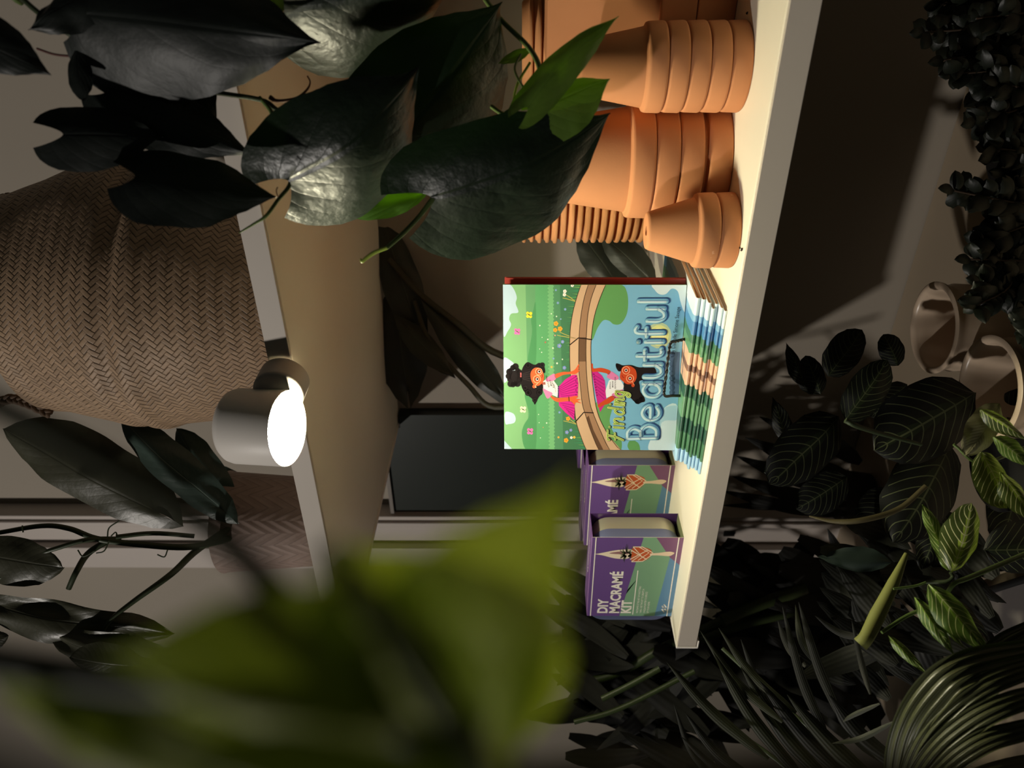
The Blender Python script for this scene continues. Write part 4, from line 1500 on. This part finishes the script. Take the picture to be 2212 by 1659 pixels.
# ---------------------------------------------------------------- dark trailing plant against the wall behind the shelf
WD = leafmat('wall_plant_leaf', (40, 46, 38), .5, (40, 60, 20), .03, 10, 3, .2, (70, 76, 60), .012)
p0 = PY(1400, 800, 1.26)
t_ = thing('strap_leaf_plant', (p0.x, p0.y, ZS), 'dark broad strap-leaf plant leaning on the wall behind the books', 'plant')
for i, (ba, ti, wl, wr, db, dt, kw) in enumerate([
    ((905, 720), (818, 440), 46, 40, 1.46, 1.42, A_(prof='lance', cup=.25)),  # this dark leaf and the next also stand for a leaf shadow
    ((880, 845), (850, 600), 62, 56, 1.50, 1.46, A_(prof='lance', cup=.25)),
    ((870, 700), (985, 818), 26, 30, 1.44, 1.42, A_(prof='lance', cup=.2)),
    ((1080, 850), (905, 640), 34, 34, 1.45, 1.42, A_(prof='lance', cup=.3)),
    ((1330, 610), (1250, 500), 36, 60, 1.30, 1.32, A_(prof='oval', cup=.3)),
    ((1400, 600), (1300, 508), 30, 40, 1.26, 1.28, A_(prof='oval', cup=.3)),
]):
    leaf(t_, 'leaf', ba, ti, wl, wr, db, dt, WD, seed=i + 60, **kw)
stem(t_, 'cane', [(840, 560, 1.42), (905, 632, 1.42), (990, 700, 1.42), (1085, 768, 1.42), (1300, 800, 1.30), (1400, 800, 1.30)], [.0050, .0062, .007, .007], plain('cane_dark', (62, 60, 46), .6))
stem(t_, 'cane', [(895, 650, 1.43), (930, 740, 1.43), (1010, 830, 1.42), (1070, 880, 1.42), (1200, 850, 1.36), (1400, 820, 1.30)], [.004, .005, .006], plain('cane_dark', (62, 60, 46), .6))

# ---------------------------------------------------------------- white glazed planters on the counter
GLZ = plain('white_glaze', (206, 184, 160), .3, .5, var=.04, scale=9)


def glazed(X, Y, Rr, H, label, dirty=False):
    t = thing('glazed_planter', (X, Y, ZC), label, 'planter', 'empty white glazed planters')
    b = MB()
    wl = .010
    b.revolve([(Rr * .80, 0), (Rr * .84, .002), (Rr * .86, .01), (Rr * .93, H * .45), (Rr * .97, H * .80), (Rr * .93, H * .86), (Rr * .95, H * .92), (Rr, H * .955), (Rr + .001, H * .985), (Rr - .003, H),
               (Rr - .007, H - .001), (Rr - wl, H - .006), (Rr - wl - .001, H - .02), (Rr - wl - .004, H * .5), (Rr * .78 - wl, .012), (.001, .010)], n=72)
    b.build('wall', GLZ, t, local=True, auto=60)
    if dirty:
        n = NT('dirt_crust')
        n.base(n.mix(n.noise(n.coord(), 60), srgb((26, 16, 10)), srgb((84, 54, 34))), .9, .2)
        n.bump(n.noise(n.coord(), 160), .8, .003)
        b = MB()
        rows = []
        ri = Rr - wl - .0045
        for k in range(9):
            row = []
            for a in range(60):
                th_ = 2 * PI * a / 60
                hgt = .018 + (H * .72) * max(0, math.cos(th_ + 2.0)) ** .8 + .010 * noise.noise(Vector((math.cos(th_) * 5, math.sin(th_) * 5, 1)))
                f_ = k / 8
                r_ = ri * min(1, f_ * 1.6) * (.84 + .14 * (max(hgt * f_, 0) / H))
                row.append((r_ * math.cos(th_), r_ * math.sin(th_), .012 + (hgt * max(0, (f_ - .6) / .4) if f_ > .6 else 0)))
            rows.append(row)
        b.grid(rows, closed=True)
        b.build('soil_residue', n.m, t, local=True)
    return t


c1 = PZ(2013, 708, -.592); glazed(c1.x, c1.y, .0655, .138, 'empty clean white glazed planter standing under the cream shelf')
c2 = PZ(2132, 838, -.592); glazed(c2.x, c2.y, .0665, .138, 'white glazed planter with dark soil residue inside, in front of the clean one', True)

# ---------------------------------------------------------------- small-leaved bushy plant, low right
JD = leafmat('small_round_leaf', (18, 24, 14), .5, (60, 100, 20), .01, 5, 2, .1)
pj = PZ(2400, 300, -.73)
pj = Vector((pj.x, pj.y, ZC))
t_ = thing('bushy_houseplant', pj, 'dark bushy plant with many small rounded leaves above the counter', 'plant')
edge = [(0, 1985), (60, 1985), (110, 2040), (150, 2060), (200, 2060), (250, 2110), (300, 2130), (370, 2170), (410, 2150), (450, 2120), (500, 2110), (560, 2098), (620, 2115), (660, 2155), (740, 2205), (800, 2270), (880, 2330)]
leaves = MB()


def small_leaf(mb, x, y, d, ang, ln_, wd):
    B = P(x, y, d)
    T = P(x + math.cos(ang) * ln_, y + math.sin(ang) * ln_, d + R.uniform(-.02, .02))
    A3 = T - B
    S = A3.cross((CAM - B).normalized()).normalized() * (wd / F * d / 2)
    tw = R.uniform(-.6, .6)
    N = A3.cross(S).normalized()
    S = S * math.cos(tw) + N * S.length * math.sin(tw)
    N = A3.cross(S).normalized()
    if N.dot(CAM - B) < 0:
        N = -N
    rows, uvs = [], []
    for i in range(9):
        u = i / 8
        wv = interp(PROF['oval'], u)
        rows.append([B + A3 * u + S * s_ * wv + N * (.10 * A3.length * math.sin(PI * u) - .25 * S.length * s_ * s_) for s_ in (-1, -.5, 0, .5, 1)])
        uvs.append([(u, s_) for s_ in (-1, -.5, 0, .5, 1)])
    mb.grid(rows, 0, uvs)


stm = MB()
sprigs = [((2200, 60, .86), (2000, 70, .84)), ((2230, 150, .86), (2062, 160, .84)), ((2230, 230, .85), (2110, 262, .83)), ((2240, 330, .85), (2140, 320, .84)), ((2212, 440, .85), (2062, 412, .82)),
          ((2230, 480, .85), (2120, 520, .84)), ((2230, 560, .86), (2098, 560, .84)), ((2230, 640, .86), (2120, 610, .83)), ((2180, 620, .84), (2110, 660, .82)),
          ((2230, -20, .87), (2030, 10, .86)), ((2230, 100, .87), (2040, 130, .85)), ((2230, 400, .87), (2170, 380, .86)), ((2230, 520, .88), (2150, 470, .86)),
          ((2240, 280, .88), (2160, 240, .87)), ((2250, 30, .84), (2110, 40, .83)), ((2250, 200, .84), (2160, 180, .83)), ((2250, 620, .90), (2160, 560, .88))]
for a3, b3 in sprigs:
    pa, pb = P(*a3), P(*b3)
    root = Vector((pj.x, pj.y, ZC + .1))
    tube(stm, [root, pa.lerp(root, .2), pa, pb], .0012, 5, 4)
    for k in range(11):
        f_ = (k + .5) / 11
        x = a3[0] + (b3[0] - a3[0]) * f_
        y = a3[1] + (b3[1] - a3[1]) * f_
        d = a3[2] + (b3[2] - a3[2]) * f_
        base_a = math.atan2(b3[1] - a3[1], b3[0] - a3[0])
        for s_ in (-1, 1):
            small_leaf(leaves, x, y, d, base_a + s_ * R.uniform(.5, 1.5), R.uniform(38, 54) * (1.1 - .25 * f_), R.uniform(28, 40))
    small_leaf(leaves, b3[0], b3[1], b3[2], base_a, 34, 24)
for k in range(330):
    y = R.uniform(-20, 860)
    ex = interp(edge, y) + 55
    x = R.uniform(ex, max(ex + 1, 2240))
    small_leaf(leaves, x, y, R.uniform(.84, .94), R.uniform(2.0, 4.3), R.uniform(40, 56), R.uniform(30, 42))
leaves.build('foliage', JD, t_)
stm.build('stems', plain('stem_brown', (66, 52, 40), .7), t_)
b = MB(); b.revolve([(.05, 0), (.06, .002), (.075, .11), (.07, .112), (.001, .10)], pj, 32); b.build('nursery_pot', plain('black_plastic', (30, 30, 30), .4), t_, auto=40)

# ---------------------------------------------------------------- prayer plant
MD = marantamat('prayer_leaf_shaded', (7, 10, 6), (26, 36, 18), (84, 90, 62), .55, .02)  # darkened copy, the shade under the shelf is put into its colours
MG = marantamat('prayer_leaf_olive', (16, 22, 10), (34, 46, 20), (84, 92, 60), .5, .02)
ML = marantamat('prayer_leaf_lamplit', (66, 80, 40), (186, 212, 84), (250, 248, 186), tfac=.22)  # brightened copy, lamp light on these leaves is put into the colours
MU = leafmat('prayer_leaf_underside', (150, 146, 112), .55, (160, 170, 90), .1, 16, 4, .3)
MR = marantamat('prayer_leaf_lit', (88, 116, 46), (140, 174, 66), (226, 232, 160), .4, .2)  # lit copy, the lamp light is put into its greens
pm = Vector((PZ(2300, 1000, -.73).x, PZ(2300, 1000, -.73).y, ZC))
t_ = thing('prayer_plant', pm, 'prayer plant with dark leaves striped by pale veins under the book shelf', 'plant')
b = MB(); b.revolve([(.045, 0), (.055, .002), (.066, .09), (.062, .092), (.001, .085)], pm, 32); b.build('nursery_pot', plain('black_plastic', (30, 30, 30), .4), t_, auto=40)
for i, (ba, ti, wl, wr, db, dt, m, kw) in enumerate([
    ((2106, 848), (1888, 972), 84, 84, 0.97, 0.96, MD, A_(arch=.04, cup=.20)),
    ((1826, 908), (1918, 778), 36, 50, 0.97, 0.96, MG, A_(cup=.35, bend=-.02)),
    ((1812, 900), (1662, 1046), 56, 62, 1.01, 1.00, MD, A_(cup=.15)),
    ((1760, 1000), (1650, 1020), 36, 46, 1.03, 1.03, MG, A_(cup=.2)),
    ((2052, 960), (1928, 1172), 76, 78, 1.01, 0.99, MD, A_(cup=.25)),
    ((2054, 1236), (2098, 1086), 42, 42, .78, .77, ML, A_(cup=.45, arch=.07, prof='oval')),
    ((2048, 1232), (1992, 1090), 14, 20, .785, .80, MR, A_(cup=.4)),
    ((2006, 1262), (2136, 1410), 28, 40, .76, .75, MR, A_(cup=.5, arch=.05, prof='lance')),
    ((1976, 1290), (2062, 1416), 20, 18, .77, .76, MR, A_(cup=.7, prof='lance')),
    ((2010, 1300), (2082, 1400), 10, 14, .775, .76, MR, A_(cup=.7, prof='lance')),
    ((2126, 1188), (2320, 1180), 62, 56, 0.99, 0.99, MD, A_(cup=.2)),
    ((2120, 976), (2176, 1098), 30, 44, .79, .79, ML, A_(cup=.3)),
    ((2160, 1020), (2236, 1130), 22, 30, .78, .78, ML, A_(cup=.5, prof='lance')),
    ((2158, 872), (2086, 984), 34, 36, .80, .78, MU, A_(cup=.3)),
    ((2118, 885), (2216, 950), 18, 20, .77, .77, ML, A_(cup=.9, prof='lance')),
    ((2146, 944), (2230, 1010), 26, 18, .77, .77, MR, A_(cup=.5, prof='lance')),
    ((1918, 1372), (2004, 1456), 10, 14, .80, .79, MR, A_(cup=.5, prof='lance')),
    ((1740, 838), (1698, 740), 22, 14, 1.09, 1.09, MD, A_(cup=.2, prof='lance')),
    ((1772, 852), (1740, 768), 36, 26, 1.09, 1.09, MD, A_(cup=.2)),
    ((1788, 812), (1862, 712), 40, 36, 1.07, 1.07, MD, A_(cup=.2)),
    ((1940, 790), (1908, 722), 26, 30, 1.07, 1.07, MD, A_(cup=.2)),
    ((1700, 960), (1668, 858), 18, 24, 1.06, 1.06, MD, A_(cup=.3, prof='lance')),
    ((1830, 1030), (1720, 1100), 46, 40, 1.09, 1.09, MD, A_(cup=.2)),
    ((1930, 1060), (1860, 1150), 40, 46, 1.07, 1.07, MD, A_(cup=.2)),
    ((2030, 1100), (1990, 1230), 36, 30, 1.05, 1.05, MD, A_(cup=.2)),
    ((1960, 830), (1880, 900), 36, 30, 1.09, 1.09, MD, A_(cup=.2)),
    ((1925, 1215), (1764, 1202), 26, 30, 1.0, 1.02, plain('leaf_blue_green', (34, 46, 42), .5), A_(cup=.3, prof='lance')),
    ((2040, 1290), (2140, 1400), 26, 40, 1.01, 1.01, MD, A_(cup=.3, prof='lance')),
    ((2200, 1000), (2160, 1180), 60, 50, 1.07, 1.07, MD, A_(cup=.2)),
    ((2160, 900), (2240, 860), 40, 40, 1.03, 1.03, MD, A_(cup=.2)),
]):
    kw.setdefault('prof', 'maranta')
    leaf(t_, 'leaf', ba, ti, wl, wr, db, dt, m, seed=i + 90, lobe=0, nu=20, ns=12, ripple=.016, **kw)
stem(t_, 'rolled_leaf', [(1958, 1196, .80), (1930, 1260, .79), (1895, 1330, .78), (1872, 1376, .77), (1858, 1392, .77)], [.0022, .0060, .0078, .0070, .0074], plain('rolled_green', (128, 132, 72), .5, var=.15, scale=20))
stem(t_, 'petiole', [(2230, 960, .86), (2120, 1000, .82), (2060, 960, .82)], .0016, STG)
stem(t_, 'petiole', [(1826, 908, .80), (1850, 920, .80), (1900, 936, .82), (1990, 960, .84)], [.0030, .0026, .002], STD)
stem(t_, 'petiole', [(2054, 1236, .78), (2058, 1246, .78), (2045, 1256, .78), (2000, 1258, .79)], .0020, STD)
stem(t_, 'petiole', [(2230, 1190, .84), (2100, 1245, .80), (2060, 1262, .79), (2030, 1300, .79), (1960, 1330, .79), (1905, 1366, .78)], [.0028, .0024, .0022, .0018], STG)
stem(t_, 'petiole', [(1930, 1272, .78), (1975, 1266, .78), (2000, 1258, .78)], .0012, STG)
stem(t_, 'petiole', [(1748, 1115, .88), (1800, 1126, .87), (1860, 1124, .86), (1940, 1100, .86), (2000, 1050, .86)], [.0010, .0030, .0032, .0026], plain('stem_olive', (78, 70, 44), .6))

# ---------------------------------------------------------------- pleated palm-grass in the lower corner
PG = stripmat('pleated_leaf', (88, 92, 62), .36, 8, .04, .3, bump=.5)
pg = P(1960, 1800, .74)
t_ = thing('pleated_palm_grass', (pg.x, pg.y, 0.03), 'arching pleated leaves of a palm-grass plant below the prayer plant', 'plant')
for (path, wd, fo, m) in [
    ([(1925, 1760, .74), (1952, 1600, .70), (2010, 1500, .68), (2090, 1440, .67), (2260, 1400, .68)], 66, .12, PG),
    ([(1932, 1760, .73), (1985, 1620, .69), (2060, 1530, .67), (2150, 1470, .66), (2290, 1425, .67)], 46, .15, PG),
    ([(1938, 1770, .72), (2000, 1650, .68), (2085, 1570, .66), (2180, 1520, .65), (2300, 1490, .66)], 46, .15, PG),
    ([(1944, 1780, .71), (2020, 1680, .67), (2110, 1610, .65), (2200, 1580, .645), (2310, 1560, .65)], 42, .15, PG),
    ([(1950, 1790, .70), (2040, 1720, .66), (2130, 1680, .64), (2220, 1655, .64), (2310, 1648, .65)], 46, .15, PG),
    ([(2000, 1800, .76), (2060, 1600, .76), (2140, 1440, .76), (2260, 1350, .78)], 70, .2, stripmat('pleated_leaf_dark', (40, 44, 26), .45, 10)),
]:
    ribbon(t_, 'leaf', path, wd, m, fo, [(0, .5), (.2, .9), (.5, 1.1), (.8, 1), (1, .7)], 12, 0.0, 4)
stem(t_, 'stalk', [(1955, 1760, .74), (1960, 2000, .78), (1960, 2600, .8)], .006, STD)

# ---------------------------------------------------------------- palm fronds at the bottom
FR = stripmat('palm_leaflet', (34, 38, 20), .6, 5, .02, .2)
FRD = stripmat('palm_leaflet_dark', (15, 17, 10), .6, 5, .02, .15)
pp = P(1800, 1800, .92)
t_ = thing('lady_palm', (pp.x, pp.y, 0.03), 'palm with long narrow dark leaflets fanning up beside the shelf end', 'plant')
b = MB(); b.revolve([(.08, 0), (.09, .002), (.12, .20), (.115, .205), (.001, .19)], (pp.x, pp.y, 0.001), 32); b.build('nursery_pot', plain('black_plastic', (30, 30, 30), .4), t_, auto=40)
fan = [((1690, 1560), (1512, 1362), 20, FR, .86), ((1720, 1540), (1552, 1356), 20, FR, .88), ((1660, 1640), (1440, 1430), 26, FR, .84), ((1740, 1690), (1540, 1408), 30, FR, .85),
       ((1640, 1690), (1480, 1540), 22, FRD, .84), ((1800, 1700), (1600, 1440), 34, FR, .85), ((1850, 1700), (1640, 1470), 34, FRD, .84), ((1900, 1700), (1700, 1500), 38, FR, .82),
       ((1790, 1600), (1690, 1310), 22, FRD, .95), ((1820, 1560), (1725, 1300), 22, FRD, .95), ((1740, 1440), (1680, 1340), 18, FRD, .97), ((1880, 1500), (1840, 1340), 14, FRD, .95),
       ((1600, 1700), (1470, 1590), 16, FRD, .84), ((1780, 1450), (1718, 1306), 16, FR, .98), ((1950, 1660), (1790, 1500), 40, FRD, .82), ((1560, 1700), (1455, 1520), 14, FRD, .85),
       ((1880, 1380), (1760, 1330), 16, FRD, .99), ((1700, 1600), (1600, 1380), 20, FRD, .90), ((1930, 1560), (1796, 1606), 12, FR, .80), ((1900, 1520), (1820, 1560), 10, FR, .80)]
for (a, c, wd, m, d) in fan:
    mx, my = (a[0] + c[0]) / 2 + R.uniform(-8, 8) - 8, (a[1] + c[1]) / 2 + R.uniform(-6, 6) + 10
    ribbon(t_, 'leaflet', [(a[0], a[1], d), (mx, my, d + .02), (c[0], c[1], d + .03)], wd, m, .35, None, 9)
RQ = random.Random(5)
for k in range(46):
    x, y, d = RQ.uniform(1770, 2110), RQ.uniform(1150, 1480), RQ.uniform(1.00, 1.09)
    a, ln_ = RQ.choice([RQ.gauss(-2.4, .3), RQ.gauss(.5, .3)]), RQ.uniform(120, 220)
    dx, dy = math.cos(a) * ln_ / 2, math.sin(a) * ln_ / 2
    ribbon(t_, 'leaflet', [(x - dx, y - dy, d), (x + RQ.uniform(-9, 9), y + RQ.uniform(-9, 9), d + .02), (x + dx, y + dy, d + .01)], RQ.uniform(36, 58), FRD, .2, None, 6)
for q, r_ in (([(1960, 1760, .86), (1840, 1650, .90), (1700, 1530, .94), (1560, 1400, .98)], .0026), ([(1820, 1790, .88), (1700, 1660, .9), (1560, 1560, .94)], .0026)):
    stem(t_, 'rachis', q, r_, STD)

# denser palm in the dark behind, by the wall left of the shelf
FB = stripmat('back_palm_leaflet', (12, 13, 9), .75, 3, .01, .1)
CN = plain('palm_cane', (40, 52, 20), .5, var=.25, scale=25)
pk = P(1500, 1500, 1.7)
pk = Vector((-1.72, 1.12, 0))
t_ = thing('cane_palm', (pk.x, pk.y, 0.001), 'tall cane palm with dark fronds in the gloom beyond the shelf end', 'plant')
b = MB(); b.revolve([(.10, 0), (.11, .002), (.14, .24), (.135, .245), (.001, .23)], (pk.x, pk.y, .001), 32); b.build('nursery_pot', plain('black_plastic', (30, 30, 30), .4), t_, auto=40)
for (q, r_) in (([(1560, 1340, 1.32), (1640, 1306, 1.33), (1740, 1272, 1.34)], .0105), ([(1240, 1480, 1.35), (1340, 1452, 1.35), (1430, 1400, 1.34), (1560, 1340, 1.34)], .0075),
                ([(1300, 1510, 1.15), (1360, 1480, 1.15), (1425, 1444, 1.15)], .0045), ([(1420, 1420, 1.35), (1500, 1385, 1.34), (1600, 1350, 1.34), (1720, 1320, 1.34)], .0085),
                ([(1240, 1560, 1.2), (1340, 1530, 1.2), (1500, 1450, 1.2)], .004)):
    stem(t_, 'cane', q, r_, CN)
RB = random.Random(21)
for k in range(130):
    zone = k % 4
    if zone == 0:
        x, y = RB.uniform(1300, 1560), RB.uniform(1330, 1640)
    elif zone == 1:
        x, y = RB.uniform(1560, 1900), RB.uniform(1190, 1420)
    elif zone == 2:
        x, y = RB.uniform(1240, 1480), RB.uniform(1240, 1600)
    else:
        x, y = RB.uniform(1540, 1840), RB.uniform(1340, 1500)
    a = RB.choice([RB.gauss(-2.5, .25), RB.gauss(.35, .25), RB.gauss(2.9, .3)])
    ln_ = RB.uniform(150, 280)
    d = RB.uniform(1.30, 1.52)
    dx, dy = math.cos(a) * ln_ / 2, math.sin(a) * ln_ / 2
    ribbon(t_, 'leaflet', [(x - dx, y - dy, d), (x + RB.uniform(-12, 12), y + RB.uniform(-12, 12), d + .03), (x + dx, y + dy, d + .02)], RB.uniform(34, 64), FB, .2, None, 6)
for k in range(60):  # unseen leaflets, added to block the ceiling spot and darken the shelf end
    a = Vector((RB.uniform(-1.95, -1.24), RB.uniform(.42, .66), CAM.z + RB.uniform(-.50, .34)))
    dr_ = Vector((RB.uniform(-1, 1), RB.uniform(-.4, .4), RB.uniform(-.7, .7))).normalized() * RB.uniform(.10, .16)
    sd = dr_.cross(Vector((.46, .78, -.42))).normalized() * RB.uniform(.018, .03)
    if a.x + abs(dr_.x) > -1.20:
        continue
    b = MB()
    tb_ = [(0, .2), (.3, .9), (.6, 1), (.85, .6), (1, .03)]
    b.grid([[a + dr_ * (2 * u / 8 - 1) + sd * s_ * interp(tb_, u / 8) + Vector((0, 0, -.02 * (u / 8) ** 2)) for s_ in (-1, -.5, 0, .5, 1)] for u in range(9)], 0, [[(u / 8, s_) for s_ in (-1, -.5, 0, .5, 1)] for u in range(9)])
    b.build('leaflet', FB, t_)
for (cx_, cz_, an_, ln_) in ((-1.27, -.21, .4, .055), (-1.20, -.26, 1.4, .05), (-1.33, -.10, 2.2, .06), (-1.36, -.24, .9, .05), (-1.24, -.31, 2.8, .045), (-1.30, -.34, .2, .05)):  # unseen oval leaves, added to cast leaf shadows on the wall
    a = Vector((cx_, .50, CAM.z + cz_))
    dr_ = Vector((math.cos(an_), .1, math.sin(an_))).normalized() * ln_
    sd = dr_.cross(Vector((.46, .78, -.42))).normalized() * ln_ * .62
    b = MB()
    b.grid([[a + dr_ * (2 * u / 10 - 1) + sd * s_ * interp(PROF['oval'], u / 10) for s_ in (-1, -.5, 0, .5, 1)] for u in range(11)], 0, [[(u / 10, s_) for s_ in (-1, -.5, 0, .5, 1)] for u in range(11)])
    b.build('leaflet', FB, t_)
# fronds between the shelf and the frame post
t_ = thing('parlour_palm', (-1.10, 1.22, ZC), 'small dark palm whose leaflets cross the wall between shelf and frame post', 'plant')
for (a, c, wd) in (((1830, 1110), (1560, 1060), 30), ((1830, 1090), (1580, 1028), 34), ((1830, 1060), (1590, 985), 36), ((1840, 1030), (1610, 945), 40), ((1830, 1075), (1560, 1092), 22),
                   ((1850, 980), (1640, 900), 34), ((1860, 1000), (1740, 900), 40)):
    ribbon(t_, 'leaflet', [(a[0], a[1], 1.50), ((a[0] + c[0]) / 2, (a[1] + c[1]) / 2 + 8, 1.50), (c[0], c[1], 1.52)], wd, FB, .2, None, 7)
b = MB(); b.revolve([(.04, 0), (.045, .002), (.055, .07), (.052, .072), (.001, .065)], (-1.10, 1.22, ZC + .0005), 28); b.build('nursery_pot', plain('black_plastic', (30, 30, 30), .4), t_, auto=40)

# ---------------------------------------------------------------- dark framed tray low at the right edge
t_ = thing('display_tray', PZ(2190, 1330, -.73) + Vector((0, 0, .0)), 'dark edged tray with pale panes at the counter edge beneath the prayer plant', 'tray')
q = [PZ(2100, 1290, -.728), PZ(2290, 1230, -.728), PZ(2290, 1350, -.728), PZ(2160, 1400, -.728)]
b = MB(); b.poly(q); o = b.build('base', plain('tray_grey', (120, 114, 112), .5), t_, smooth=False, solid=.004)
b = MB()
for k in range(4):
    tube(b, [q[k] + Vector((0, 0, .006)), q[(k + 1) % 4] + Vector((0, 0, .006))], .006, 6, 1)
b.build('rim', plain('tray_black', (22, 22, 22), .5), t_)

# ---------------------------------------------------------------- very near plant, out of focus at the left
NL = leafmat('near_leaf', (186, 194, 84), .55, (190, 210, 60), .42, 5, 2, .5, (190, 196, 130), .03, .35)
NLD = leafmat('near_leaf_dark', (156, 164, 84), .6, (150, 170, 50), .25, 7, 3, .3)
pn = P(900, 1900, .12)
t_ = thing('near_arrowhead_plant', (pn.x, pn.y, 0.003), 'blurred plant with broad yellow-green leaves standing in front of both shelf ends', 'plant')
for i, (ba, ti, wl, wr, db, dt, m, kw) in enumerate([
    ((960, 1700), (1246, 1016), 330, 120, 0.0851, 0.0777, NL, A_(cup=0.1110, lobe=.15, arch=.04)),
    ((1000, 1640), (700, 1160), 260, 330, 0.0829, 0.0799, NL, A_(cup=.2, lobe=.1, arch=.05)),
    ((900, 1560), (210, 1420), 90, 260, 0.0814, 0.0777, NLD, A_(cup=.2, lobe=0.0740)),
    ((1080, 1800), (160, 1580), 260, 140, 0.0740, 0.0703, NL, A_(cup=.2, lobe=0.0740)),
    ((1020, 1800), (40, 1510), 190, 300, 0.0900, 0.0840, NLD, A_(cup=.2, lobe=.07)),
    ((420, 1660), (-60, 1420), 90, 120, 0.0888, 0.0888, NLD, A_(cup=.2, lobe=0.0740)),
]):
    leaf(t_, 'leaf', ba, ti, wl, wr, db, dt, m, seed=i + 200, **kw)
stem(t_, 'petiole', [(-60, 1420, 0.0873), (300, 1470, 0.0851), (700, 1500, 0.0836), (1000, 1640, 0.0829)], .0022, plain('near_stem_dark', (52, 56, 30), .6))
stem(t_, 'petiole', [(700, 1180, 0.0740), (880, 1400, 0.0740), (1010, 1600, 0.0740), (1090, 1800, 0.0740)], .0015, plain('near_stem_pale', (150, 156, 110), .5))
stem(t_, 'petiole', [(-60, 850, 0.0999), (200, 985, 0.0999), (450, 1140, 0.0962), (620, 1300, 0.0925), (800, 1480, 0.0888)], .0017, plain('near_stem_dark', (52, 56, 30), .6))
stem(t_, 'main_stalk', [(960, 1700, 0.0851), (980, 1900, 0.0962), (1100, 2600, 0.0888), (1600, 4200, .2)], .0035, plain('near_stem_dark', (52, 56, 30), .6))
stem(t_, 'main_stalk', [(1100, 1700, 0.0814), (1600, 1690, 0.0814), (2300, 1690, 0.0814)], .0026, plain('near_stem_olive', (70, 66, 34), .6))
